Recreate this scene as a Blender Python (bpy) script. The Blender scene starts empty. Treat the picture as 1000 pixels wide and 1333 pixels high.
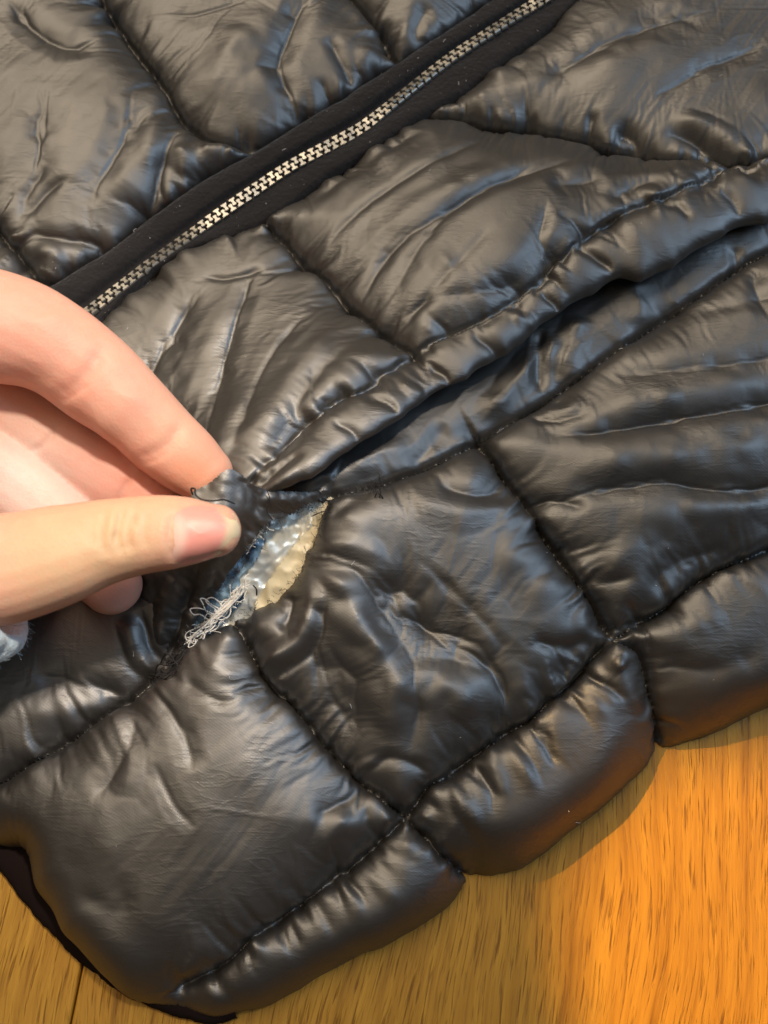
import bpy, bmesh, math, random
import numpy as np
from mathutils import Vector, Matrix

random.seed(7)
rng = np.random.default_rng(11)
scene = bpy.context.scene
MM = 0.001

# ------------------------------------------------------------------ camera
TILT = math.radians(17.0)
HFOV = math.radians(40.0)
DIST = 0.275
CZ = 0.025
cam_pos = np.array([0.0, -DIST * math.sin(TILT), CZ + DIST * math.cos(TILT)])
cam_d = bpy.data.cameras.new("camera")
cam_d.sensor_fit = 'HORIZONTAL'
cam_d.sensor_width = 36.0
cam_d.lens = 18.0 / math.tan(HFOV / 2)
cam_d.clip_start = 0.005
cam_d.clip_end = 50
cam = bpy.data.objects.new("camera", cam_d)
scene.collection.objects.link(cam)
cam.location = cam_pos
cam.rotation_euler = (TILT, 0, 0)
scene.camera = cam
cam_d.dof.use_dof = True
cam_d.dof.focus_distance = 0.272
cam_d.dof.aperture_fstop = 18.0

KX = math.tan(HFOV / 2)
_ct, _st = math.cos(TILT), math.sin(TILT)


def at(px, py, z):
    """point of height z (metres) seen at photo pixel (px, py)"""
    px = np.asarray(px, float); py = np.asarray(py, float); z = np.asarray(z, float)
    a = (px - 500.0) / 500.0 * KX
    b = -(py - 666.5) / 500.0 * KX
    dx, dy, dz = a, b * _ct + _st, b * _st - _ct
    t = (z - cam_pos[2]) / dz
    return np.stack([cam_pos[0] + dx * t, cam_pos[1] + dy * t, z + 0 * t], -1)


# ------------------------------------------------------------------ light
scene.view_settings.view_transform = 'Standard'
scene.view_settings.look = 'None'
scene.view_settings.gamma = 1
scene.view_settings.exposure = 0.0
w = bpy.data.worlds.new("World"); scene.world = w
w.use_nodes = True
bg = w.node_tree.nodes['Background']
bg.inputs[0].default_value = (0.80, 0.78, 0.76, 1)
bg.inputs[1].default_value = 0.045


def area(name, loc, target, size, power, col, sy=None):
    l = bpy.data.lights.new(name, 'AREA')
    l.energy = power; l.color = col; l.size = size
    if sy:
        l.shape = 'RECTANGLE'; l.size_y = sy
    o = bpy.data.objects.new(name, l); scene.collection.objects.link(o)
    o.location = loc
    o.rotation_euler = (Vector(target) - Vector(loc)).to_track_quat('-Z', 'Y').to_euler()
    return o


area("ceiling_light", (-0.60, 1.05, 1.75), (0, 0, 0), 1.6, 28, (1.0, 0.81, 0.59), 1.4)
area("sheen_fill_light", (-0.45, -0.30, 1.8), (0, 0, 0), 1.3, 3.0, (1.0, 0.78, 0.50), 1.2)  # unseen fill, added to bring a brown sheen to the lower panels
area("window_light", (1.35, 0.30, 1.25), (0, 0, 0), 0.9, 11, (0.55, 0.76, 1.0), 1.1)


def spot(name, loc, target, power, col, deg, blend, soft):
    l = bpy.data.lights.new(name, 'SPOT')
    l.energy = power; l.color = col; l.spot_size = math.radians(deg); l.spot_blend = blend; l.shadow_soft_size = soft
    o = bpy.data.objects.new(name, l); scene.collection.objects.link(o)
    o.location = loc
    o.rotation_euler = (Vector(target) - Vector(loc)).to_track_quat('-Z', 'Y').to_euler()
    return o


spot("desk_lamp", (-0.46, 0.55, 0.84), (0.116, -0.133, 0), 130, (1.0, 0.49, 0.04), 6.0, 0.30, 0.010)
spot("reading_lamp", (0.30, 0.36, 1.12), (-0.106, -0.024, 0), 66, (1.0, 0.84, 0.67), 11.0, 0.9, 0.05)


# ------------------------------------------------------------------ helpers
def link(o, parent=None):
    scene.collection.objects.link(o)
    if parent is not None:
        o.parent = parent
    return o


def tag(o, label=None, cat=None, group=None, kind=None):
    if label: o['label'] = label
    if cat: o['category'] = cat
    if group: o['group'] = group
    if kind: o['kind'] = kind
    return o


def empty(name, loc=(0, 0, 0)):
    o = bpy.data.objects.new(name, None); o.empty_display_size = 0.01
    o.location = loc
    return link(o)


def mesh_np(name, V, F, mat=None, parent=None, smooth=True, mats=None, loc=None):
    """one mesh object from vertex array and face array (all quads or all triangles)"""
    V = np.asarray(V, np.float32); F = np.asarray(F, np.int32)
    me = bpy.data.meshes.new(name)
    k = F.shape[1]
    me.vertices.add(len(V)); me.vertices.foreach_set('co', V.ravel())
    me.loops.add(F.size); me.loops.foreach_set('vertex_index', F.ravel())
    me.polygons.add(len(F))
    me.polygons.foreach_set('loop_start', np.arange(0, F.size, k, dtype=np.int32))
    me.update(calc_edges=True)
    me.polygons.foreach_set('use_smooth', np.full(len(F), smooth, dtype=bool))
    me.validate()
    if mat: me.materials.append(mat)
    o = bpy.data.objects.new(name, me)
    return link(o, parent)


def seg_dist(P, poly):
    """distance, arc position (0..1) and side of points P (n,2) to an open polyline"""
    poly = np.asarray(poly, float)
    A, B = poly[:-1], poly[1:]
    L = np.linalg.norm(B - A, axis=1); cum = np.concatenate([[0], np.cumsum(L)])
    best = np.full(len(P), 1e9); arc = np.zeros(len(P)); side = np.zeros(len(P)); cp = np.zeros((len(P), 2))
    for i in range(len(A)):
        e = (B[i] - A[i]) / max(L[i], 1e-12)
        r = P - A[i]
        s = np.clip(r @ e, 0, L[i])
        q = A[i] + s[:, None] * e
        dd = P - q
        d = np.hypot(dd[:, 0], dd[:, 1])
        m = d < best - 1e-12
        best[m] = d[m]; arc[m] = (cum[i] + s[m]) / cum[-1]
        side[m] = (e[0] * r[m, 1] - e[1] * r[m, 0]); cp[m] = q[m]
    return best, arc, side, cp


def inside(P, poly):
    x, y = P[:, 0], P[:, 1]
    poly = np.asarray(poly, float); n = len(poly)
    c = np.zeros(len(P), bool); j = n - 1
    for i in range(n):
        xi, yi = poly[i]; xj, yj = poly[j]
        m = ((yi > y) != (yj > y)) & (x < (xj - xi) * (y - yi) / (yj - yi + 1e-15) + xi)
        c ^= m; j = i
    return c


def catmull(pts, n=6):
    pts = np.asarray(pts, float)
    P = np.vstack([2 * pts[0] - pts[1], pts, 2 * pts[-1] - pts[-2]])
    out = []
    for i in range(1, len(P) - 2):
        for k in range(n):
            t = k / n
            out.append(0.5 * ((2 * P[i]) + (-P[i - 1] + P[i + 1]) * t + (2 * P[i - 1] - 5 * P[i] + 4 * P[i + 1] - P[i + 2]) * t * t
                              + (-P[i - 1] + 3 * P[i] - 3 * P[i + 1] + P[i + 2]) * t ** 3))
    out.append(P[-2])
    return np.array(out)


def tps(ctrl):
    """smooth height surface through (x, y, z) control points"""
    ctrl = np.asarray(ctrl, float)
    S = 0.05
    C = ctrl[:, :2] / S

    def U(r2):
        return np.where(r2 > 1e-12, r2 * np.log(r2 + 1e-12), 0)
    n = len(C)
    K = U(((C[:, None] - C[None]) ** 2).sum(-1)) + np.eye(n) * 0.02
    Pm = np.hstack([np.ones((n, 1)), C])
    A = np.zeros((n + 3, n + 3)); A[:n, :n] = K; A[:n, n:] = Pm; A[n:, :n] = Pm.T
    sol = np.linalg.solve(A, np.concatenate([ctrl[:, 2], np.zeros(3)]))

    def f(P):
        Q = np.asarray(P, float)[..., :2] / S
        out = sol[n] + Q @ sol[n + 1:]
        for i in range(n):
            out = out + sol[i] * U(((Q - C[i]) ** 2).sum(-1))
        return out
    return f


def vnoise(P, scale, seed):
    """smooth value noise on world xy (n,2)"""
    r = np.random.default_rng(seed); T = r.random((64, 64)) * 2 - 1
    q = P / scale
    i = np.floor(q).astype(int); f = q - i; f = f * f * (3 - 2 * f)
    a = T[i[..., 0] % 64, i[..., 1] % 64]; b = T[(i[..., 0] + 1) % 64, i[..., 1] % 64]
    c = T[i[..., 0] % 64, (i[..., 1] + 1) % 64]; d = T[(i[..., 0] + 1) % 64, (i[..., 1] + 1) % 64]
    return (a * (1 - f[..., 0]) + b * f[..., 0]) * (1 - f[..., 1]) + (c * (1 - f[..., 0]) + d * f[..., 0]) * f[..., 1]


# ------------------------------------------------------------------ cloth
def relax(X, mask, pin, ex, steps, press, bend, floor_z=0.0003, its=2):
    """settle a sheet of stretch-resistant cloth with excess length; X (ny,nx,3)"""
    X = X.astype(np.float32).copy(); X0 = X.copy()
    W = (mask & ~pin).astype(np.float32)
    m = mask.astype(np.float32)
    ex = ex.astype(np.float32)

    def mk(dy, dx):
        ny, nx = mask.shape
        ya, yb = (slice(0, ny - dy), slice(dy, ny))
        if dx >= 0:
            xa, xb = slice(0, nx - dx), slice(dx, nx)
        else:
            xa, xb = slice(-dx, nx), slice(0, nx + dx)
        r = np.linalg.norm(X[ya, xa] - X[yb, xb], axis=-1) * (1 + 0.5 * (ex[ya, xa] + ex[yb, xb]))
        ok = m[ya, xa] * m[yb, xb]
        return ya, xa, yb, xb, r, ok
    cons = [mk(0, 1), mk(1, 0), mk(1, 1), mk(1, -1)]
    ac = [0.42, 0.42, 0.25, 0.25]
    V = np.zeros_like(X)
    for st in range(steps):
        # pressure along the normal
        gx = np.zeros_like(X); gy = np.zeros_like(X)
        gx[:, 1:-1] = X[:, 2:] - X[:, :-2]; gy[1:-1] = X[2:] - X[:-2]
        N = np.cross(gx, gy); N /= np.linalg.norm(N, axis=-1, keepdims=True) + 1e-12
        V = V * 0.88 + N * (press[..., None] if np.ndim(press) else press)
        P = X + V * W[..., None]
        for it in range(its):
            for (ya, xa, yb, xb, r, ok), k in zip(cons, ac):
                d = P[yb, xb] - P[ya, xa]
                L = np.sqrt((d * d).sum(-1)) + 1e-9
                c = (d * ((L - r) / L * ok * k)[..., None])
                wa, wb = W[ya, xa], W[yb, xb]
                P[ya, xa] += c * wa[..., None]
                P[yb, xb] -= c * wb[..., None]
        lap = np.zeros_like(P)
        lap[1:-1, 1:-1] = (P[2:, 1:-1] + P[:-2, 1:-1] + P[1:-1, 2:] + P[1:-1, :-2]) * 0.25 - P[1:-1, 1:-1]
        inn = np.zeros_like(m); inn[1:-1, 1:-1] = m[1:-1, 1:-1] * m[2:, 1:-1] * m[:-2, 1:-1] * m[1:-1, 2:] * m[1:-1, :-2]
        P += lap * (bend * W * inn)[..., None]
        V = (P - X) * 0.9
        X = P
    return X


def upsample(X, mask):
    ny, nx = X.shape[:2]
    Y = np.zeros((2 * ny - 1, 2 * nx - 1, 3), X.dtype)
    Y[::2, ::2] = X; Y[1::2, ::2] = 0.5 * (X[1:] + X[:-1])
    Y[:, 1::2] = 0.5 * (Y[:, 2::2] + Y[:, :-2:2])
    return Y


class Sheet:
    """a grid of cloth shaped by seams (pinned grooves) and folds, then relaxed"""

    def __init__(s, box, cell, zb):
        (x0, y0), (x1, y1) = box
        s.nx = int((x1 - x0) / cell) // 2 * 2 + 1; s.ny = int((y1 - y0) / cell) // 2 * 2 + 1
        s.cell = cell; s.relief = 0.8
        gx = x0 + np.arange(s.nx) * cell; gy = y0 + np.arange(s.ny) * cell
        G = np.stack(np.meshgrid(gx, gy), -1)
        s.P = G.reshape(-1, 2); s.zb = zb
        s.z = zb(s.P)
        s.mask = np.ones(len(s.P), bool); s.pin = np.zeros(len(s.P), bool)
        s.dseam = np.full(len(s.P), 1.0); s.wall = np.zeros(len(s.P), bool)
        s.ex = np.zeros(len(s.P))

    def w(s, pts, n=5, lift=0.004, smooth=True):
        """photo pixels to world xy on this sheet"""
        pts = np.asarray(pts, float)
        z = np.full(len(pts), 0.025)
        for _ in range(4):
            q = at(pts[:, 0], pts[:, 1], z); z = s.zb(q[:, :2]) + lift
        q = at(pts[:, 0], pts[:, 1], z)[:, :2]
        return catmull(q, n) if smooth and len(q) > 2 else q

    def snap(s, poly):
        d, a, sd, cp = seg_dist(s.P, poly)
        m = d < 0.5 * s.cell
        s.P[m] = cp[m]
        return d, a, sd, m

    def seam(s, px, pinned=True, pucker=1.0):
        poly = s.w(px, lift=0.001)
        d, a, sd, m = s.snap(poly)
        s.dseam = np.minimum(s.dseam, d); s.wall |= d < 0.75 * s.cell
        if pinned: s.pin |= m
        if pucker:
            # cloth gathered by the stitching: short folds running away from the seam on either side
            Lp = np.linalg.norm(np.diff(poly, axis=0), axis=1).sum()
            k = np.where(d < 0.016)[0]
            u = a[k] * Lp; sg = np.where(sd[k] > 0, 1.0, 2.0); dk = d[k]
            T = np.random.default_rng(int(abs(poly[0, 0]) * 1e6) % 99991)
            out = np.zeros(len(k))
            for wl, amp, dec in ((0.0085, 1.3, 0.0085), (0.0046, 1.25, 0.0052), (0.0025, 0.9, 0.0032)):
                tb = T.normal(size=(3, 400)) ; row = sg.astype(int)
                lean = T.normal() * 0.3
                q = (u + lean * dk + 0.0022 * vnoise(s.P[k] @ np.array([[.8, .6], [-.6, .8]]), 0.007, 55)) / wl + 100; i = np.floor(q).astype(int) % 399; f = q - np.floor(q); f = f * f * (3 - 2 * f)
                v = tb[row, i] * (1 - f) + tb[row, i + 1] * f
                lw = dec * (1 + 0.5 * np.tanh(tb[0, i]))
                out += v * amp * np.exp(-dk / lw) * np.clip(1 - dk / 0.0155, 0, 1) * np.clip(dk / 0.0008 + 0.35, 0, 1)
            s.z[k] += out * MM * pucker

    def stroke(s, px, amp, sig, asym=1.0, lift=0.006):
        """a ridge (amp > 0, mm) or valley (amp < 0) of half-width sig mm along a pixel path"""
        poly = s.w(px, lift=lift)
        lo, hi = poly.min(0) - 4 * sig * MM, poly.max(0) + 4 * sig * MM
        k = np.where(((s.P > lo) & (s.P < hi)).all(1))[0]
        d, a, sd, cp = seg_dist(s.P[k], poly)
        sg = np.where(sd > 0, sig, sig * asym) * MM
        tp = np.clip(np.minimum(a, 1 - a) * 4, 0, 1); tp = tp * tp * (3 - 2 * tp)
        wob = 1 + 0.35 * vnoise(s.P[k], 0.005, 77)
        d = np.abs(d + vnoise(s.P[k], 0.004, 78) * 0.25 * sg)
        e = 0.45 * MM
        prof = np.clip(1.08 - np.sqrt(d * d + e * e) / (2.0 * sg), 0, 1)
        prof = prof * (0.6 + 0.4 * prof)
        s.z[k] += s.relief * amp * MM * prof * tp * wob
# ------------------------------------------------------------------ materials
def nmat(name):
    m = bpy.data.materials.new(name); m.use_nodes = True
    nt = m.node_tree
    return m, nt, nt.nodes['Principled BSDF']


def N(nt, t, **kw):
    n = nt.nodes.new(t)
    for k, v in kw.items():
        if k in n.inputs.keys(): n.inputs[k].default_value = v
        else: setattr(n, k, v)
    return n


def nylon():
    m, nt, b = nmat("black_nylon")
    L = nt.links.new
    tc = N(nt, 'ShaderNodeTexCoord')
    b.inputs['Base Color'].default_value = (0.020, 0.0175, 0.016, 1)
    b.inputs['Specular IOR Level'].default_value = 1.0
    b.inputs['IOR'].default_value = 1.8
    b.inputs['Sheen Weight'].default_value = 0.0
    b.inputs['Sheen Roughness'].default_value = 0.5
    n1 = N(nt, 'ShaderNodeTexNoise', Scale=60.0, Detail=4.0)
    L(tc.outputs['Object'], n1.inputs['Vector'])
    mr = N(nt, 'ShaderNodeMapRange'); mr.inputs[3].default_value = 0.43; mr.inputs[4].default_value = 0.56
    L(n1.outputs[0], mr.inputs[0]); L(mr.outputs[0], b.inputs['Roughness'])
    # worn, slightly browner patches
    n3 = N(nt, 'ShaderNodeTexNoise', Scale=35.0, Detail=3.0)
    L(tc.outputs['Object'], n3.inputs['Vector'])
    cr = N(nt, 'ShaderNodeMix', data_type='RGBA')
    cr.inputs[6].default_value = (0.009, 0.008, 0.008, 1); cr.inputs[7].default_value = (0.018, 0.0135, 0.009, 1)
    L(n3.outputs[0], cr.inputs[0]); L(cr.outputs[2], b.inputs['Base Color'])
    # fine crinkle and weave
    n2 = N(nt, 'ShaderNodeTexNoise', Scale=260.0, Detail=5.0, Roughness=0.6)
    n2.inputs['Distortion'].default_value = 0.6
    L(tc.outputs['Object'], n2.inputs['Vector'])
    bu = N(nt, 'ShaderNodeBump', Strength=0.13, Distance=0.0006)
    L(n2.outputs[0], bu.inputs['Height'])
    # sharp thin creases: ridges of stretched noise, in patches
    prev = bu
    for ang, sx, sy, dist, seed in ((0.62, 300.0, 75.0, 0.0011, 3.0), (-0.9, 360.0, 110.0, 0.0007, 9.0)):
        mq = N(nt, 'ShaderNodeMapping'); mq.inputs['Rotation'].default_value = (0, 0, -ang); mq.inputs['Scale'].default_value = (sy, sx, 60.0); mq.inputs['Location'].default_value = (seed, seed, 0)
        L(tc.outputs['Object'], mq.inputs[0])
        nr = N(nt, 'ShaderNodeTexNoise', Scale=1.0, Detail=2.0); nr.inputs['Distortion'].default_value = 0.4; L(mq.outputs[0], nr.inputs['Vector'])
        sb = N(nt, 'ShaderNodeMath', operation='SUBTRACT'); sb.inputs[1].default_value = 0.5; L(nr.outputs[0], sb.inputs[0])
        ab = N(nt, 'ShaderNodeMath', operation='ABSOLUTE'); L(sb.outputs[0], ab.inputs[0])
        rg = N(nt, 'ShaderNodeMapRange'); rg.inputs[1].default_value = 0.0; rg.inputs[2].default_value = 0.07; rg.inputs[3].default_value = 1.0; rg.inputs[4].default_value = 0.0; L(ab.outputs[0], rg.inputs[0])
        pn = N(nt, 'ShaderNodeTexNoise', Scale=70.0 + seed, Detail=1.0); L(tc.outputs['Object'], pn.inputs['Vector'])
        pk = N(nt, 'ShaderNodeMapRange'); pk.inputs[1].default_value = 0.47; pk.inputs[2].default_value = 0.66; L(pn.outputs[0], pk.inputs[0])
        ml = N(nt, 'ShaderNodeMath', operation='MULTIPLY'); L(rg.outputs[0], ml.inputs[0]); L(pk.outputs[0], ml.inputs[1])
        cb = N(nt, 'ShaderNodeBump', Strength=0.06, Distance=dist); L(ml.outputs[0], cb.inputs['Height']); L(prev.outputs[0], cb.inputs['Normal'])
        prev = cb
    bu = prev
    mp = N(nt, 'ShaderNodeMapping'); mp.inputs['Rotation'].default_value = (0, 0, 0.6)
    L(tc.outputs['Object'], mp.inputs[0])
    w1 = N(nt, 'ShaderNodeTexWave', Scale=520.0); w2 = N(nt, 'ShaderNodeTexWave', Scale=520.0, bands_direction='Y')
    L(mp.outputs[0], w1.inputs[0]); L(mp.outputs[0], w2.inputs[0])
    ad = N(nt, 'ShaderNodeMath', operation='ADD'); L(w1.outputs[1], ad.inputs[0]); L(w2.outputs[1], ad.inputs[1])
    b2 = N(nt, 'ShaderNodeBump', Strength=0.05, Distance=0.0001)
    L(ad.outputs[0], b2.inputs['Height']); L(bu.outputs[0], b2.inputs['Normal'])
    L(b2.outputs[0], b.inputs['Normal'])
    return m


NYLON = nylon()

# ------------------------------------------------------------------ jacket outlines, in photo pixels
TEETH = [(60, 445), (115, 402), (200, 335), (250, 300), (300, 264), (370, 217), (430, 183), (480, 154), (540, 106), (600, 62), (690, 6), (790, -60), (900, -130)]
TAPE_T = [(-40, 430), (60, 376), (130, 335), (200, 283), (262, 238), (330, 200), (400, 157), (440, 133), (520, 82), (600, 30), (650, -5), (740, -62), (860, -135)]
TAPE_B = [(86, 464), (146, 402), (196, 354), (256, 320), (306, 304), (346, 286), (416, 236), (496, 184), (541, 154), (596, 122), (656, 78), (716, 34), (756, -6), (826, -61), (936, -136)]
S1 = [(118, -40), (138, 10), (165, 48), (205, 100), (232, 148), (262, 178), (318, 196)]
S2 = [(-60, 250), (-10, 290), (20, 328), (48, 360), (70, 372)]
S3 = [(440, -40), (462, 5), (495, 45), (520, 80)]
S4 = [(352, 296), (388, 336), (432, 376), (472, 415), (500, 437), (540, 462)]
S5 = [(560, 148), (620, 160), (700, 172), (760, 186), (830, 204), (880, 208), (950, 214), (1010, 208), (1120, 190)]
W1 = [(1140, 165), (1000, 215), (940, 230), (880, 256), (800, 286), (755, 314), (700, 368), (640, 412), (540, 462), (480, 502), (425, 535), (372, 582), (318, 632)]
FOLD = [(1180, 200), (1004, 269), (934, 297), (854, 342), (804, 349), (734, 395), (644, 459), (564, 504), (504, 544), (444, 581), (399, 613), (335, 642)]
S6 = [(1180, 255), (1000, 326), (960, 350), (880, 405), (800, 457), (720, 515), (625, 572), (560, 605), (500, 627), (430, 645)]
S7 = [(625, 572), (660, 625), (700, 682), (740, 737), (770, 782), (800, 832), (830, 852), (846, 900), (864, 968), (872, 1000)]
S8 = [(1150, 640), (1000, 712), (950, 735), (900, 765), (850, 800), (800, 832), (740, 890), (700, 930), (650, 962), (600, 1000), (552, 1028), (530, 1066), (480, 1108), (430, 1150), (350, 1205), (290, 1255), (235, 1282)]
S9 = [(306, 812), (345, 880), (390, 930), (430, 980), (470, 1020), (530, 1066), (570, 1110), (618, 1150), (640, 1175)]
S10 = [(205, 882), (150, 926), (80, 970), (0, 1018), (-120, 1080)]
HEM = [(1180, 860), (1080, 892), (1000, 925), (940, 952), (868, 976), (850, 1005), (800, 1048), (740, 1090), (690, 1126), (650, 1146), (617, 1150), (580, 1186), (520, 1224), (440, 1266), (380, 1295), (330, 1317), (280, 1332), (225, 1322),
       (165, 1302), (120, 1262), (80, 1222), (62, 1185), (38, 1155), (28, 1112), (0, 1104), (-60, 1085), (-180, 1040)]
TEAR = [(422, 652), (408, 690), (391, 718), (388, 742), (352, 775), (312, 803), (272, 822), (240, 842), (205, 882), (222, 838), (242, 795), (266, 755), (286, 722), (306, 695), (338, 662)]

# ------------------------------------------------------------------ base heights (photo px, mm)
ZU = [(-150, -150, 20), (0, -100, 23), (500, -100, 24), (1150, -100, 26), (0, 200, 24), (-100, 330, 22), (300, 230, 22), (100, 400, 21), (500, 130, 23), (690, 0, 23), (800, 100, 26), (700, 172, 24), (830, 204, 25), (1000, 200, 28),
      (1150, 180, 28), (430, 376, 24), (540, 462, 31), (560, 250, 27), (330, 450, 24), (250, 560, 24), (200, 640, 24), (335, 642, 44), (310, 600, 38), (372, 582, 41), (425, 535, 38), (480, 502, 36), (640, 412, 34), (755, 314, 33),
      (880, 256, 32), (1000, 240, 32), (1150, 210, 32), (1150, 300, 30), (700, 450, 32), (0, 500, 22), (-150, 600, 20), (100, 650, 21)]
ZL = [(1150, 270, 24), (1000, 300, 25.5), (850, 360, 23.5), (730, 420, 22), (600, 500, 23.5), (500, 560, 27), (400, 620, 30), (1000, 326, 25), (800, 457, 23), (625, 572, 23), (500, 627, 28), (430, 645, 31), (1150, 640, 17), (1000, 712, 18), (740, 737, 19),
      (800, 832, 15), (600, 1000, 14), (530, 1066, 12), (430, 980, 16), (306, 812, 23), (390, 720, 26), (410, 680, 29), (205, 882, 20), (100, 960, 18), (-100, 1000, 16), (0, 1018, 17), (100, 850, 17), (-100, 750, 15), (200, 700, 17), (300, 700, 20),
      (150, 1100, 16), (350, 1200, 11), (240, 1280, 9), (120, 1260, 10), (618, 1150, 5), (868, 976, 5), (1000, 925, 6), (1150, 860, 8), (400, 1290, 6), (750, 1085, 6), (0, 1100, 10), (550, 800, 18), (900, 600, 21)]


def ctrl(Z):
    a = np.array(Z, float)
    q = at(a[:, 0], a[:, 1], a[:, 2] * MM)
    return q


def panels(sheet, X, keep_extra=None):
    """split the relaxed grid into its quilt panels along the seams; returns list of (vertices, quads)"""
    ny, nx = sheet.ny, sheet.nx
    mask = sheet.mask.reshape(ny, nx)
    fm = mask[:-1, :-1] & mask[1:, :-1] & mask[:-1, 1:] & mask[1:, 1:]
    if keep_extra is not None: fm &= keep_extra
    wl = sheet.wall.reshape(ny, nx)
    nw = wl[:-1, :-1].astype(int) + wl[1:, :-1] + wl[:-1, 1:] + wl[1:, 1:]
    free = fm & (nw == 0)
    lab = np.where(free, np.arange(free.size).reshape(free.shape) + 1, 0).astype(np.int64)
    # flood fill by sweeping maxima
    for _ in range(400):
        old = lab.copy()
        for ax in (0, 1):
            for rev in (False, True):
                a = lab if ax == 0 else lab.T
                if rev: a = a[::-1]
                for i in range(1, a.shape[0]):
                    r = a[i]; p = a[i - 1]
                    mm_ = (r > 0) & (p > r)
                    r[mm_] = p[mm_]
        if (lab == old).all(): break
    todo = fm & (lab == 0)
    for _ in range(60):
        if not todo.any(): break
        g = lab.copy()
        for dy, dx in ((0, 1), (1, 0), (0, -1), (-1, 0)):
            sh = np.zeros_like(lab)
            ys, yd = (slice(dy, None), slice(None, -dy)) if dy > 0 else ((slice(None, dy), slice(-dy, None)) if dy < 0 else (slice(None), slice(None)))
            xs, xd = (slice(dx, None), slice(None, -dx)) if dx > 0 else ((slice(None, dx), slice(-dx, None)) if dx < 0 else (slice(None), slice(None)))
            sh[yd, xd] = lab[ys, xs]
            g = np.where(todo & (g == 0), sh, g)
        lab = g; todo = fm & (lab == 0)
    idx = np.arange(ny * nx).reshape(ny, nx)
    Q = np.stack([idx[:-1, :-1], idx[:-1, 1:], idx[1:, 1:], idx[1:, :-1]], -1)
    out = []
    ids, cnt = np.unique(lab[fm & (lab > 0)], return_counts=True)
    big = ids[cnt >= 400]
    for i in big:
        f = Q[(lab == i) & fm]
        u, inv = np.unique(f, return_inverse=True)
        out.append((X.reshape(-1, 3)[u], inv.reshape(-1, 4)))
    return out


import time
_t = time.time()
CELL = 0.00055
# ================================================================== upper sheet: both fronts beside the zipper
U = Sheet(((-0.135, -0.005), (0.140, 0.200)), CELL, tps(ctrl(ZU)))
fold_w = U.w(FOLD, lift=0.004)
df, af, sf, cpf = seg_dist(U.P, fold_w)
sdf = np.where(sf < 0, df, -df) + (vnoise(cpf, 0.007, 17) * 0.9 + vnoise(cpf, 0.003, 18) * 0.35) * MM        # positive on the zipper side
R = 0.0024
for px in (S1, S2, S3, S4, S5): U.seam(px)
_ds = U.dseam.copy(); U.seam(W1, pinned=False, pucker=0.7); U.dseam = np.minimum(_ds, U.dseam + 0.0035)
U.seam(TAPE_T); U.seam(TAPE_B)
W1w = U.w(W1, lift=0.003)
dw, aw, sw, cw = seg_dist(U.P, W1w)
puff = 6.8 * MM * (1 - np.exp(-U.dseam / 0.0085)) * np.clip(U.dseam / 0.004 + 0.35, 0, 1)
U.z += puff * np.clip(sdf / 0.018, 0.12, 1)
U.z -= 1.0 * MM * np.exp(-0.5 * (dw / 0.0013) ** 2) * np.clip(sdf / 0.004, 0, 1)
exec_strokes = []


def strokes(sheet, L):
    for s in L: sheet.stroke(*s)


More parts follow.
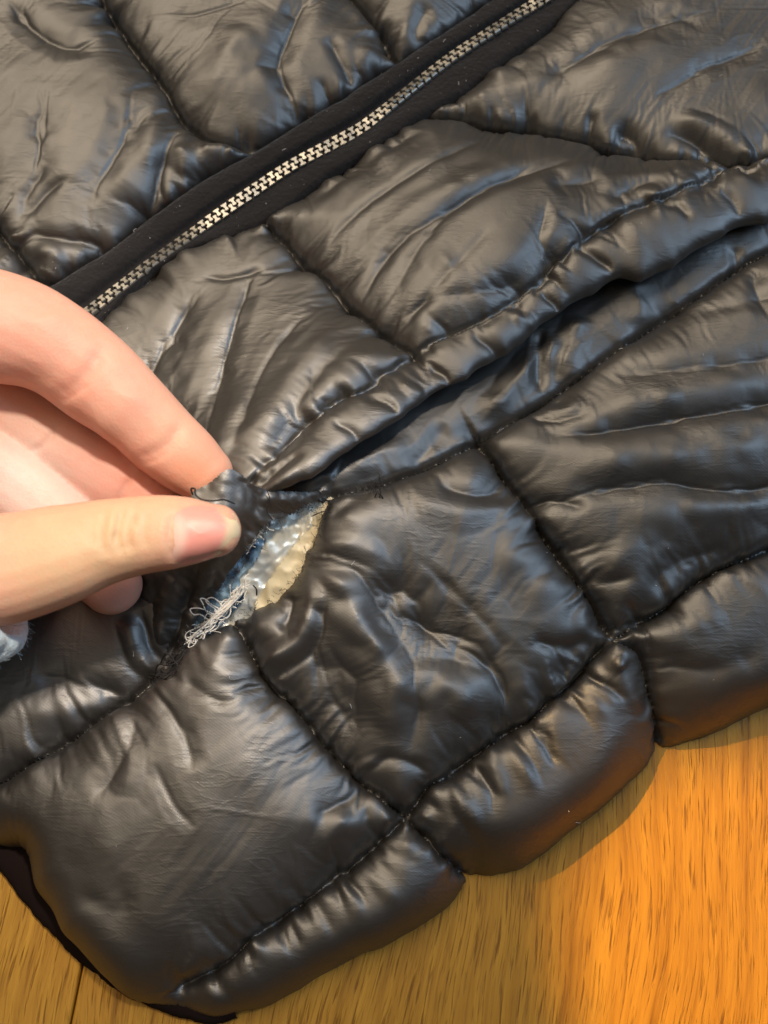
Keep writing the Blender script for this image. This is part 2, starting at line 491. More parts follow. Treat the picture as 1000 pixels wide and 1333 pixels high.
strokes(U, [
    # big left panel
    ([(10, 0), (45, 40), (90, 60), (130, 45)], -2.2, 3.0), ([(60, 110), (52, 190), (25, 290)], -1.6, 4.0), ([(170, 110), (160, 180), (120, 250), (110, 300)], -2.2, 3.2),
    ([(228, 165), (208, 210), (190, 260), (150, 318)], -2.6, 1.6), ([(28, 292), (70, 305), (110, 306), (160, 325)], -2.4, 1.8), ([(25, 285), (60, 250), (95, 228)], -1.3, 1.3), ([(22, 290), (35, 250), (62, 215)], -1.0, 1.2),
    ([(35, 320), (80, 330), (110, 350)], 1.6, 2.2), ([(85, 265), (130, 260), (190, 200)], 1.3, 3.0), ([(190, 225), (200, 170), (215, 140)], 1.0, 2.2),
    # panel between the two upper seams
    ([(402, -10), (375, 45), (362, 85), (388, 140)], -3.0, 2.8), ([(425, 45), (445, 80), (462, 105)], -1.8, 1.6), ([(415, 95), (425, 125), (420, 140)], -1.6, 1.4), ([(300, 165), (345, 175), (400, 140)], -2.0, 2.2),
    ([(350, 10), (300, 70), (270, 130)], 1.4, 4.5), ([(500, 20), (480, 60), (470, 100)], 1.2, 2.0), ([(180, 20), (250, 20), (330, 0)], -0.8, 3.0), ([(560, 0), (540, 30), (545, 50)], -1.5, 1.6),
    ([(225, 185), (240, 200), (235, 225)], 1.6, 1.4), ([(255, 190), (290, 185), (300, 200)], 1.5, 1.4), ([(245, 225), (275, 210), (300, 205)], -1.6, 1.1),
    # panel beside the index finger
    ([(262, 372), (222, 440), (200, 480), (190, 520)], -2.4, 3.2), ([(335, 335), (305, 430), (282, 520), (262, 600)], -1.7, 2.0), ([(405, 400), (350, 470), (310, 560), (292, 610)], -1.8, 1.9),
    ([(300, 400), (260, 480), (240, 540)], 1.4, 3.0), ([(380, 420), (330, 500), (300, 570)], 1.2, 2.0), ([(262, 360), (300, 362), (345, 348)], -1.0, 0.9), ([(470, 440), (420, 480), (360, 560), (322, 615)], -1.6, 1.8), ([(440, 420), (380, 490), (335, 570)], 1.2, 1.8),
    ([(520, 470), (450, 505), (392, 545), (345, 605)], -1.6, 1.4),
    # light panel between the seams
    ([(720, 205), (600, 265), (510, 330), (468, 395)], -1.5, 1.5), ([(560, 160), (480, 205), (395, 268)], -1.1, 1.3), ([(640, 175), (560, 215), (470, 275), (415, 330)], -0.9, 1.2), ([(760, 205), (640, 245), (565, 300), (500, 400)], -1.5, 1.7),
    ([(690, 200), (580, 250), (500, 300), (440, 360)], 0.9, 2.2), ([(712, 262), (700, 310), (668, 362)], -0.7, 1.4), ([(728, 262), (716, 310), (690, 350)], 0.6, 1.6), ([(560, 320), (590, 360), (560, 410)], 0.8, 2.0),
    ([(790, 230), (740, 240), (715, 250)], -1.6, 3.0), ([(870, 235), (830, 240), (790, 262)], -1.3, 2.0), ([(700, 340), (640, 370), (560, 390), (510, 420)], -1.1, 1.4), ([(650, 290), (600, 340), (545, 400), (520, 440)], -0.9, 1.1),
    # upper right panel
    ([(745, 0), (650, 62), (602, 98), (580, 132)], -2.0, 1.6), ([(930, 15), (820, 45), (740, 85), (690, 125)], -1.9, 3.5), ([(640, 130), (646, 148), (652, 160)], -1.6, 1.0), ([(690, 140), (700, 155), (712, 168)], -1.6, 1.1),
    ([(770, 140), (778, 160), (788, 180)], -1.8, 1.3), ([(800, 160), (830, 172), (850, 195)], -2.4, 1.8), ([(860, 165), (915, 178), (960, 205), (1010, 222)], -3.0, 2.0), ([(870, 150), (930, 165), (1000, 205)], 2.0, 1.8),
    ([(1000, 60), (920, 90), (850, 130)], -1.2, 2.6), ([(690, 60), (640, 100), (610, 135)], 1.2, 2.0), ([(905, 215), (888, 200), (880, 225)], 1.4, 1.2), ([(940, 228), (925, 205), (915, 190)], -1.5, 1.0),
    # roll along the fold
    ([(748, 308), (775, 322), (808, 338)], -2.2, 1.1), ([(860, 258), (885, 262), (905, 275)], -1.5, 1.0), ([(705, 372), (725, 380), (735, 395)], -1.6, 1.0), ([(610, 430), (640, 440), (660, 460)], -1.3, 1.3), ([(555, 470), (580, 478), (590, 495)], -1.6, 1.1),
    ([(470, 515), (500, 515), (520, 530)], -1.5, 1.2), ([(430, 545), (455, 550), (470, 565)], -1.3, 1.1), ([(940, 240), (960, 250), (970, 270)], -1.2, 1.2), ([(400, 575), (365, 600), (325, 632)], -2.0, 1.0), ([(440, 560), (380, 605), (330, 640)], 1.4, 1.0),
    ([(665, 400), (690, 405), (700, 420)], 1.2, 1.2), ([(520, 490), (540, 500), (555, 500)], 1.2, 1.2),
])
U.z += vnoise(U.P, 0.011, 3) * 0.5 * MM + vnoise(U.P @ np.array([[.8, .6], [-.6, .8]]) * [1, .35], 0.0026, 4) * 0.06 * MM
U.z[U.pin] += vnoise(U.P[U.pin], 0.006, 5) * 0.4 * MM
U.z -= 1.7 * MM * np.exp(-(U.dseam / 0.0010) ** 2)
# curl the sheet over and under along the fold
gyx = np.gradient(sdf.reshape(U.ny, U.nx), CELL)
nrm = np.stack([gyx[1].ravel(), gyx[0].ravel()], -1); nrm /= np.linalg.norm(nrm, axis=1, keepdims=True) + 1e-9
th = np.clip((R - sdf) / R, 0, None)
XU = np.concatenate([U.P, U.z[:, None]], 1)
Rv = R * (1 + 0.25 * vnoise(cpf, 0.012, 9))
shift = np.where(th > 0, (R - sdf) - Rv * np.sin(np.minimum(th, 3.5)), 0)
XU[:, :2] += nrm * shift[:, None]
XU[:, 2] -= np.where(th > 0, Rv * (1 - np.cos(np.minimum(th, 3.5))), 0)
U.mask &= sdf > -R * 2.3
band = inside(U.P, np.vstack([U.w(TAPE_T, lift=0.001), U.w(TAPE_B, lift=0.001)[::-1]]))
U.ex = 0.008 + 0.05 * np.exp(-U.dseam / 0.0045)
U.pin |= band
edge = np.zeros((U.ny, U.nx), bool); edge[0] = edge[-1] = True; edge[:, 0] = edge[:, -1] = True
U.pin |= edge.ravel()
shp = (U.ny, U.nx)
XU = relax(XU.reshape(U.ny, U.nx, 3), U.mask.reshape(shp), U.pin.reshape(shp), U.ex.reshape(shp), 60, 0.000003, 0.005)
XU[..., 2] -= np.where((U.pin & U.wall & ~band).reshape(U.ny, U.nx), 0.55 * MM, 0)
print("upper sheet", time.time() - _t, U.nx * U.ny)

# ================================================================== lower sheet: side panels and hem
L_ = Sheet(((-0.135, -0.165), (0.135, 0.098)), CELL, tps(ctrl(ZL)))
fold_l = L_.w([(x, y - 10) for x, y in FOLD], lift=0.002)
d0, a0, s0, c0 = seg_dist(L_.P, fold_l)
up = np.where(s0 < 0, d0, -d0)
hem = at([p[0] for p in HEM], [p[1] for p in HEM], 0.006)[:, :2]
hem = catmull(hem, 5)
hd, ha, hs, hc = seg_dist(L_.P, hem)
hin = inside(L_.P, np.vstack([hem, [[-0.3, 0.3], [0.3, 0.3]]]))
hsd = np.where(hin, hd, -hd) + vnoise(hc, 0.013, 23) * 0.9 * MM + vnoise(hc, 0.006, 24) * 0.35 * MM
L_.seam(S6, pucker=0.3)
for px in (S7, S8, S9, S10): L_.seam(px)
L_.seam(TEAR[:9], pinned=True, pucker=0.8)
dS6, _, s6, _ = seg_dist(L_.P, L_.w(S6, lift=0.001))
puff = 7.5 * MM * (1 - np.exp(-L_.dseam / 0.0085)) * np.clip(L_.dseam / 0.004 + 0.35, 0, 1)
above6 = np.clip(1 - (up + 0.003) / 0.006, 0, 1)
s6 = -s6
L_.z += np.where(s6 > 0, 0.35, 1.0) * puff * (1 - 0.85 * np.clip((0.014 - np.abs(up)) / 0.014, 0, 1))
L_.relief = 0.7
strokes(L_, [
    # strip under the fold
    ([(722, 412), (700, 455), (660, 505), (625, 545)], 2.2, 2.2), ([(710, 415), (703, 460), (708, 505)], -2.4, 1.5), ([(745, 425), (735, 455), (722, 490)], -1.2, 1.6), ([(765, 400), (742, 445), (735, 480)], 1.6, 2.6), ([(825, 350), (838, 385), (850, 415)], 1.6, 3.2),
    ([(965, 305), (968, 335), (960, 350)], -1.6, 1.3), ([(585, 540), (562, 572), (530, 605)], -1.4, 1.8), ([(540, 560), (470, 592), (400, 620), (350, 638)], 1.6, 2.4), ([(520, 603), (450, 620), (380, 633)], -1.2, 1.4), ([(615, 558), (600, 572), (585, 590)], 0.9, 1.2),
    # right panel with long sideways folds
    ([(1080, 515), (960, 532), (850, 552), (760, 566), (690, 562)], -3.0, 2.3), ([(1080, 560), (930, 590), (800, 600), (720, 612)], 2.4, 4.0), ([(1060, 610), (960, 640), (860, 628), (770, 640), (705, 655)], -2.8, 2.2), ([(1020, 655), (900, 665), (800, 680)], 1.8, 3.2),
    ([(1050, 460), (940, 478), (840, 485), (770, 492)], -1.5, 2.2), ([(1000, 500), (880, 515), (770, 530)], 1.6, 3.0), ([(770, 480), (745, 505), (720, 530)], -1.8, 1.0), ([(690, 540), (730, 545), (775, 535)], -1.5, 0.9), ([(700, 530), (740, 528), (765, 510)], 1.2, 1.0),
    ([(1000, 340), (985, 370), (1000, 420)], -1.6, 1.8), ([(1050, 380), (960, 395), (900, 410)], -1.0, 1.6), ([(960, 700), (880, 735), (830, 790)], -1.6, 2.4), ([(840, 700), (790, 745), (800, 800)], 1.2, 2.4), ([(745, 740), (790, 755), (840, 745)], -1.3, 1.3), ([(690, 650), (730, 650), (770, 665)], -1.4, 1.1),
    # torn panel in the middle
    ([(398, 732), (438, 760), (470, 812), (503, 868), (514, 925), (512, 975)], 4.6, 2.8, 1.5), ([(480, 742), (535, 800), (580, 832), (640, 850)], -4.6, 6.0), ([(612, 838), (650, 880), (658, 935), (624, 968)], -3.0, 4.0), ([(520, 918), (552, 890), (592, 900), (615, 940)], 2.2, 4.6),
    ([(418, 800), (412, 850), (432, 905), (480, 968)], -2.6, 4.6), ([(390, 735), (404, 782), (390, 832), (352, 855), (318, 852)], 3.6, 1.9), ([(382, 765), (378, 795), (362, 825)], -3.6, 1.8), ([(535, 720), (590, 770), (640, 822), (660, 852)], -0.9, 1.0), ([(690, 832), (730, 838), (772, 828)], -1.8, 1.2),
    ([(740, 830), (742, 860), (730, 890)], -2.6, 2.6), ([(780, 740), (762, 790), (770, 830)], 1.6, 1.8), ([(550, 905), (538, 945), (530, 990)], -1.2, 1.8), ([(565, 630), (620, 645), (662, 632)], -1.6, 1.8), ([(520, 640), (600, 668), (685, 652)], 1.2, 2.8),
    ([(480, 990), (520, 985), (560, 1005)], -1.6, 1.3), ([(640, 715), (700, 728), (735, 785)], 1.8, 5.5), ([(425, 680), (450, 655), (490, 640)], -2.2, 1.5), ([(410, 710), (455, 710), (505, 728)], 1.8, 1.8),
    # gathers at the hem junction
    ([(480, 1030), (500, 1050), (505, 1085)], 1.8, 1.2), ([(515, 1035), (520, 1060), (515, 1085)], -1.8, 1.0), ([(470, 1050), (478, 1080), (470, 1105)], -1.3, 1.1), ([(548, 1050), (570, 1085), (615, 1120)], 1.6, 1.2), ([(555, 1040), (590, 1060), (630, 1100)], -1.5, 1.2), ([(575, 1020), (610, 1050), (630, 1095)], 1.4, 1.3),
    ([(620, 990), (640, 1030), (640, 1070)], -1.3, 1.3), ([(655, 965), (680, 995), (695, 1035)], 1.7, 1.4), ([(640, 985), (650, 1010), (655, 1040)], 1.2, 1.0), ([(705, 935), (712, 965), (722, 1000)], -1.5, 1.2), ([(735, 900), (770, 915), (790, 935)], 1.6, 1.2), ([(760, 880), (790, 890), (815, 915)], -1.3, 1.1),
    ([(790, 850), (815, 880), (835, 930)], 1.4, 1.5), ([(830, 860), (838, 900), (850, 940)], -1.0, 1.0), ([(820, 830), (880, 820), (950, 800)], 1.4, 2.4), ([(850, 860), (930, 870), (1000, 850)], -1.2, 2.4), ([(590, 1010), (600, 1060), (580, 1090)], 1.0, 1.0),
    # big lower left panel
    ([(300, 850), (330, 905), (380, 945)], -1.0, 2.2), ([(205, 900), (240, 960), (255, 1010)], -1.3, 2.0), ([(180, 930), (160, 990), (120, 1050)], -1.2, 2.4), ([(240, 880), (260, 900), (300, 920)], -1.1, 1.2), ([(200, 990), (230, 1050), (260, 1080)], -0.8, 1.6), ([(480, 1020), (440, 1050), (400, 1060)], -1.8, 2.6),
    ([(460, 1060), (430, 1085), (420, 1130)], 1.2, 2.0), ([(150, 950), (170, 985), (165, 1040)], 0.9, 2.0), ([(270, 850), (285, 875), (330, 880)], 1.2, 1.2), ([(60, 1050), (110, 1060), (170, 1120)], 0.8, 5.0), ([(60, 1130), (110, 1170), (190, 1180)], -1.2, 4.0),
    ([(400, 1165), (415, 1190), (440, 1215)], -1.2, 1.2), ([(365, 1190), (378, 1205), (390, 1235)], -1.2, 1.0), ([(425, 1145), (450, 1160), (470, 1200)], 1.4, 1.2), ([(455, 1125), (490, 1140), (520, 1180)], 1.2, 1.4), ([(480, 1105), (510, 1110), (550, 1125)], -1.2, 1.1), ([(320, 1225), (330, 1245), (350, 1260)], -1.0, 0.9),
    # dark panel below the hand
    ([(165, 800), (180, 850), (205, 878)], 2.4, 1.6), ([(185, 790), (190, 840), (212, 872)], -2.0, 1.2), ([(40, 880), (100, 890), (170, 900)], -1.6, 2.2), ([(20, 930), (80, 925), (150, 915)], 1.2, 2.0),
])
L_.z += vnoise(L_.P, 0.011, 13) * 0.5 * MM + vnoise(L_.P @ np.array([[.8, .6], [-.6, .8]]) * [1, .35], 0.0026, 14) * 0.06 * MM
L_.z[L_.pin] += vnoise(L_.P[L_.pin], 0.006, 15) * 0.4 * MM
L_.z -= 1.7 * MM * np.exp(-(L_.dseam / 0.0010) ** 2)
wrd = 0.013 + 0.003 * vnoise(hc, 0.02, 21)
f = np.sqrt(np.clip(1 - (1 - np.clip(hsd / wrd, 0, 1)) ** 2, 0, 1))
L_.z = np.where(hsd > 0, (L_.z + 0.004) * f - 0.004, -0.004 + np.maximum(hsd, -0.002) * 1.0)
XL = np.concatenate([L_.P, L_.z[:, None]], 1)
L_.mask &= (hsd > -1.5 * CELL) & (up > -0.010 if False else up < 1e9)
L_.mask &= up < 1e9
tear_w = L_.w(TEAR, lift=0.001, smooth=False)
hole = inside(L_.P, tear_w) & (seg_dist(L_.P, L_.w(TEAR[:9], lift=0.001))[0] > 0.4 * CELL)
L_.mask &= ~hole
L_.mask &= -up < 0.3
L_.ex = 0.008 + 0.05 * np.exp(-L_.dseam / 0.0045)
L_.ex = np.where(s6 > 0, 0.004, L_.ex) * np.clip(dS6 / 0.006, 0.25, 1)
edge = np.zeros((L_.ny, L_.nx), bool); edge[0] = edge[-1] = True; edge[:, 0] = edge[:, -1] = True
L_.pin |= edge.ravel() | (L_.z < -0.001)
# keep only what lies on the near side of the fold, plus a margin tucked underneath
L_.mask &= (up < 0) | (d0 < 0.012)
shp = (L_.ny, L_.nx)
pr = np.where((s6 > 0) & (up < 0.0), 0.0, 0.000003)
XL = relax(XL.reshape(L_.ny, L_.nx, 3), L_.mask.reshape(shp), L_.pin.reshape(shp), L_.ex.reshape(shp), 60, pr.reshape(shp), 0.005, floor_z=None)
XL[..., 2] -= np.where((L_.pin & L_.wall).reshape(L_.ny, L_.nx), 0.55 * MM, 0)
print("lower sheet", time.time() - _t, L_.nx * L_.ny)

jacket = empty("puffer_jacket", (0, 0, 0))
tag(jacket, "black quilted nylon puffer jacket with a torn seam lying on the wood floor", "jacket")
keepU = ~(band.reshape(U.ny, U.nx)[:-1, :-1] & band.reshape(U.ny, U.nx)[1:, 1:])
for V, F in panels(U, XU, keepU): mesh_np("quilt_panel", V, F, NYLON, jacket)
for V, F in panels(L_, XL): mesh_np("quilt_panel", V, F, NYLON, jacket)
print("panels", time.time() - _t, len(jacket.children), [len(c.data.polygons) for c in jacket.children])
# ================================================================== zipper
def resample(P, n):
    P = np.asarray(P, float)
    d = np.concatenate([[0], np.cumsum(np.linalg.norm(np.diff(P, axis=0), axis=1))])
    t = np.linspace(0, d[-1], n)
    return np.stack([np.interp(t, d, P[:, i]) for i in range(P.shape[1])], -1)


def tape_mat():
    m, nt, b = nmat("zipper_tape"); L = nt.links.new
    b.inputs['Roughness'].default_value = 0.85; b.inputs['Specular IOR Level'].default_value = 0.25
    b.inputs['Sheen Weight'].default_value = 0.25
    tc = N(nt, 'ShaderNodeTexCoord')
    n1 = N(nt, 'ShaderNodeTexNoise', Scale=700.0, Detail=4.0); L(tc.outputs['Object'], n1.inputs['Vector'])
    n2 = N(nt, 'ShaderNodeTexNoise', Scale=120.0, Detail=3.0); L(tc.outputs['Object'], n2.inputs['Vector'])
    mx = N(nt, 'ShaderNodeMix', data_type='RGBA'); mx.inputs[6].default_value = (0.010, 0.009, 0.010, 1); mx.inputs[7].default_value = (0.024, 0.022, 0.024, 1)
    L(n2.outputs[0], mx.inputs[0]); L(mx.outputs[2], b.inputs['Base Color'])
    bu = N(nt, 'ShaderNodeBump', Strength=0.9, Distance=0.0007); L(n1.outputs[0], bu.inputs['Height']); L(bu.outputs[0], b.inputs['Normal'])
    return m


def metal_mat():
    m, nt, b = nmat("zipper_metal"); L = nt.links.new
    b.inputs['Metallic'].default_value = 1.0; b.inputs['Roughness'].default_value = 0.44
    oi = N(nt, 'ShaderNodeObjectInfo')
    mx = N(nt, 'ShaderNodeMix', data_type='RGBA'); mx.inputs[6].default_value = (0.42, 0.42, 0.40, 1); mx.inputs[7].default_value = (0.60, 0.57, 0.51, 1)
    L(oi.outputs['Random'], mx.inputs[0])
    tc = N(nt, 'ShaderNodeTexCoord'); n1 = N(nt, 'ShaderNodeTexNoise', Scale=1400.0); L(tc.outputs['Object'], n1.inputs['Vector'])
    L(mx.outputs[2], b.inputs['Base Color'])
    bu = N(nt, 'ShaderNodeBump', Strength=0.15, Distance=0.0002); L(n1.outputs[0], bu.inputs['Height']); L(bu.outputs[0], b.inputs['Normal'])
    return m


TAPE = tape_mat(); METAL = metal_mat()
zbU = tps(ctrl(ZU))
NZ = 420
ctw = resample(U.w(TEETH, lift=0.003), NZ)


def nearest(C, Q):
    """for each point of C the closest place on polyline Q"""
    return seg_dist(C, Q)[3]


tt = nearest(ctw, U.w(TAPE_T, lift=0.001)); tb = nearest(ctw, U.w(TAPE_B, lift=0.001))
# keep the edges in step with the teeth line
for e in (tt, tb):
    for _ in range(20): e[1:-1] = (e[:-2] + 2 * e[1:-1] + e[2:]) / 4
zc = zbU(ctw)
wave = vnoise(np.stack([np.linspace(0, 0.2, NZ), np.zeros(NZ)], -1), 0.018, 31) * 0.7 * MM
zc = zc + wave


def ribbon(name, edge, prof, parent, under):
    """strip from the tooth line (v = 0) to the outer edge (v = 1); prof = [(v, lift mm)]"""
    rows = []
    for v, h in prof:
        xy = ctw * (1 - v) + edge * v
        z = zbU(xy) * min(1, v * 2) + (zc) * (1 - min(1, v * 2)) + h * MM
        z = z + vnoise(xy, 0.005, 40 + int(v * 10)) * 0.25 * MM * (v > 0.1)
        xy = xy + 0.25 * MM * np.stack([vnoise(xy, 0.004, 71), vnoise(xy, 0.004, 72)], -1) * (v > 0.5)
        rows.append(np.concatenate([xy, z[:, None]], 1))
    V = np.concatenate(rows); k = len(prof)
    i = np.arange(NZ - 1); F = []
    for r in range(k - 1):
        q = np.stack([r * NZ + i, r * NZ + i + 1, (r + 1) * NZ + i + 1, (r + 1) * NZ + i], -1)
        F.append(q if not under else q[:, ::-1])
    o = mesh_np(name, V, np.concatenate(F), TAPE, parent)
    return o


zipper = empty("zipper"); zipper.parent = jacket
ribbon("zipper_tape", tt, [(-0.02, 0.9), (0.1, 0.7), (0.2, 0.5), (0.30, 0.4), (0.335, 0.9), (0.36, 1.7), (0.40, 2.2), (0.5, 2.5), (0.65, 2.6), (0.8, 2.4), (0.92, 2.0), (1.0, 1.3), (1.05, 0.2), (1.06, -1.5)], zipper, True)
ribbon("zipper_tape", tb, [(-0.02, 0.9), (0.15, 0.8), (0.35, 1.0), (0.6, 1.4), (0.85, 1.6), (0.97, 1.2), (1.04, 0.3), (1.1, -1.2)], zipper, False)


def tooth_mesh():
    half = [(-1.08, -1.5), (-1.1, -0.98), (-0.62, -0.76), (-0.42, -0.34), (-0.44, 0.0), (-0.66, 0.2), (-0.67, 0.66), (-0.46, 0.88)]
    out = half + [(-x, y) for x, y in half[::-1]]
    bm = bmesh.new()
    lo = [bm.verts.new((x * MM, y * MM, 0)) for x, y in out]
    mi = [bm.verts.new((x * MM, y * MM, 0.75 * MM)) for x, y in out]
    hi = [bm.verts.new((x * 0.82 * MM, (y * 0.88 - 0.02) * MM, 1.05 * MM)) for x, y in out]
    n = len(out)
    for a, b in ((lo, mi), (mi, hi)):
        for i in range(n):
            j = (i + 1) % n
            bm.faces.new((a[j], a[i], b[i], b[j]))
    bm.faces.new(hi[::-1])
    bmesh.ops.recalc_face_normals(bm, faces=bm.faces)
    me = bpy.data.meshes.new("zipper_tooth"); bm.to_mesh(me); bm.free()
    me.materials.append(METAL)
    return me


tm = tooth_mesh()
arc = np.concatenate([[0], np.cumsum(np.linalg.norm(np.diff(ctw, axis=0), axis=1))])
PITCH = 2.75 * MM
nt_ = int(arc[-1] / PITCH * 2)
for k in range(nt_):
    a = (k + 0.5) * PITCH / 2
    x = np.interp(a, arc, ctw[:, 0]); y = np.interp(a, arc, ctw[:, 1]); z = np.interp(a, arc, zc)
    x2 = np.interp(a + 0.002, arc, ctw[:, 0]); y2 = np.interp(a + 0.002, arc, ctw[:, 1])
    tx, ty = x2 - x, y2 - y
    if math.hypot(tx, ty) < 1e-6: continue
    ang = math.atan2(ty, tx)
    sgn = 1 if k % 2 == 0 else -1            # which tape the tooth is clamped to
    nx, ny = -math.sin(ang) * sgn, math.cos(ang) * sgn
    o = bpy.data.objects.new("zipper_tooth", tm); link(o, zipper)
    o.location = (x + nx * 0.36 * MM, y + ny * 0.36 * MM, z + 0.75 * MM)
    roll = sgn * (0.1 + 0.28 * math.sin(k * 0.075) + 0.15 * math.sin(k * 0.21 + 1)) + random.uniform(-0.05, 0.05)
    o.rotation_euler = (roll, random.uniform(-.05, .05), ang + (math.pi if sgn > 0 else 0) + random.uniform(-.04, .04))

# lint caught on the tapes
LINT, nt, b = nmat("lint"); b.inputs['Base Color'].default_value = (0.55, 0.55, 0.58, 1); b.inputs['Roughness'].default_value = 0.9
FV, FF = [], []
for k in range(80):
    i = rng.integers(20, NZ - 20); v = rng.uniform(0.42, 0.98); e = tt if rng.random() < 0.6 else tb
    xy = ctw[i] * (1 - v) + e[i] * v
    p = np.array([xy[0], xy[1], float(zbU(xy[None])[0]) + (2.75 if e is tt else 1.7) * MM])
    a = rng.uniform(0, 6.28); l = rng.choice([0.00012, 0.0002, 0.0004, 0.0012], p=[.45, .3, .17, .08]); wd = 0.00007
    d = np.array([math.cos(a), math.sin(a), 0]); s_ = np.array([-d[1], d[0], 0]) * wd; u = np.array([0, 0, 0.00012])
    n = len(FV)
    FV += [p - s_, p + s_, p + d * l * .5 + s_ + u + s_ * 2, p + d * l * .5 - s_ + u + s_ * 2, p + d * l + s_, p + d * l - s_]
    FF += [(n, n + 1, n + 2, n + 3), (n + 3, n + 2, n + 4, n + 5)]
o = mesh_np("lint", FV, FF, LINT, zipper); o['kind'] = 'stuff'
# ================================================================== hand
def skin_mat():
    m, nt, b = nmat("skin"); L = nt.links.new
    tc = N(nt, 'ShaderNodeTexCoord')
    b.inputs['Roughness'].default_value = 0.5; b.inputs['Specular IOR Level'].default_value = 0.35
    b.inputs['Subsurface Weight'].default_value = 0.35
    b.inputs['Subsurface Radius'].default_value = (1.0, 0.35, 0.2); b.inputs['Subsurface Scale'].default_value = 0.005
    at_ = N(nt, 'ShaderNodeVertexColor'); at_.layer_name = "tone"
    n1 = N(nt, 'ShaderNodeTexNoise', Scale=90.0, Detail=4.0); L(tc.outputs['Object'], n1.inputs['Vector'])
    n2 = N(nt, 'ShaderNodeTexNoise', Scale=420.0, Detail=2.0); L(tc.outputs['Object'], n2.inputs['Vector'])
    r1 = N(nt, 'ShaderNodeMapRange'); r1.inputs[3].default_value = 0.90; r1.inputs[4].default_value = 1.10; L(n1.outputs[0], r1.inputs[0])
    mu = N(nt, 'ShaderNodeMix', data_type='RGBA', blend_type='MULTIPLY'); mu.inputs[0].default_value = 1.0
    cr = N(nt, 'ShaderNodeMix', data_type='RGBA'); cr.inputs[6].default_value = (1.06, 0.92, 0.90, 1); cr.inputs[7].default_value = (0.96, 1.04, 1.03, 1)
    L(n2.outputs[0], cr.inputs[0])
    L(at_.outputs[0], mu.inputs[6]); L(cr.outputs[2], mu.inputs[7])
    m2 = N(nt, 'ShaderNodeMix', data_type='RGBA', blend_type='MULTIPLY'); m2.inputs[0].default_value = 1.0
    L(mu.outputs[2], m2.inputs[6]); L(r1.outputs[0], m2.inputs[7])
    L(m2.outputs[2], b.inputs['Base Color'])
    v = N(nt, 'ShaderNodeTexVoronoi', Scale=1500.0); L(tc.outputs['Object'], v.inputs['Vector'])
    n3 = N(nt, 'ShaderNodeTexNoise', Scale=1100.0, Detail=3.0); L(tc.outputs['Object'], n3.inputs['Vector'])
    bu = N(nt, 'ShaderNodeBump', Strength=0.16, Distance=0.0003); L(v.outputs[0], bu.inputs['Height'])
    b2 = N(nt, 'ShaderNodeBump', Strength=0.10, Distance=0.0003); L(n3.outputs[0], b2.inputs['Height']); L(bu.outputs[0], b2.inputs['Normal'])
    L(b2.outputs[0], b.inputs['Normal'])
    return m


SKIN = skin_mat()


def limb(bm, pts, depth=0.86, seg=20, tipround=True):
    """tapered digit through pts = (px, py, z mm, half-width px); rounded tip at the last point"""
    P = catmull(np.array(pts, float), 6)
    C = at(P[:, 0], P[:, 1], P[:, 2] * MM)
    E = at(P[:, 0] + 1, P[:, 1], P[:, 2] * MM)
    sc = np.linalg.norm(E - C, axis=1)
    r = P[:, 3] * sc
    if tipround:
        # close the tip with a half ellipsoid
        T = C[-1] - C[-2]; T /= np.linalg.norm(T); R0 = r[-1]
        add, rr = [], []
        for k in range(1, 7):
            a = k / 6 * math.pi / 2
            add.append(C[-1] + T * R0 * math.sin(a) * 0.95); rr.append(max(R0 * math.cos(a), R0 * 0.02))
        C = np.vstack([C, add]); r = np.concatenate([r, rr])
    rings = []
    up = np.array([0, 0, 1.0])
    for i in range(len(C)):
        t = C[min(i + 1, len(C) - 1)] - C[max(i - 1, 0)]; t /= np.linalg.norm(t)
        s = np.cross(t, up); s /= np.linalg.norm(s); n = np.cross(s, t)
        ring = []
        for k in range(seg):
            a = 2 * math.pi * k / seg
            ca, sa = math.cos(a), math.sin(a)
            e = 2 / 2.25
            p = C[i] + s * r[i] * math.copysign(abs(ca) ** e, ca) + n * r[i] * depth * math.copysign(abs(sa) ** e, sa)
            ring.append(bm.verts.new(p))
        rings.append(ring)
    for a, b in zip(rings[:-1], rings[1:]):
        for k in range(seg):
            j = (k + 1) % seg
            bm.faces.new((a[k], a[j], b[j], b[k]))
    bm.faces.new(rings[0][::-1]); bm.faces.new(rings[-1])


bm = bmesh.new()
INDEX = [(-260, 470, 62, 92), (-150, 425, 66, 84), (-60, 418, 65, 78), (20, 431, 62, 71), (75, 455, 59, 63), (130, 497, 55.5, 60), (175, 535, 52, 52), (212, 572, 48.5, 49), (245, 600, 46, 45), (266, 618, 44.5, 39)]
THUMB = [(-320, 790, 56, 110), (-180, 770, 60, 92), (-70, 750, 62, 80), (10, 740, 62, 73), (80, 722, 61.5, 66), (130, 707, 61, 57), (180, 697, 60.5, 52), (220, 693, 60, 49), (255, 691, 59.5, 43), (280, 690, 59, 36)]
MIDDLE = [(-280, 560, 55, 88), (-160, 520, 55, 78), (-80, 505, 49, 68), (0, 530, 44, 58), (60, 568, 41, 54), (120, 603, 39, 52), (170, 635, 37, 48), (205, 660, 35, 44)]
RING = [(-300, 660, 52, 88), (-190, 600, 51, 74), (-90, 578, 46, 66), (-20, 605, 43, 60), (45, 648, 39, 58), (95, 700, 36, 54), (130, 742, 34, 47), (146, 762, 33.5, 40)]
PINKY = [(-310, 740, 46, 78), (-210, 680, 46, 62), (-120, 655, 43, 54), (-60, 680, 40, 50), (-5, 725, 36, 46), (30, 765, 33, 38)]
PALM = [(-640, 960, 52, 140), (-500, 880, 54, 145), (-370, 760, 56, 160), (-260, 620, 57, 140)]
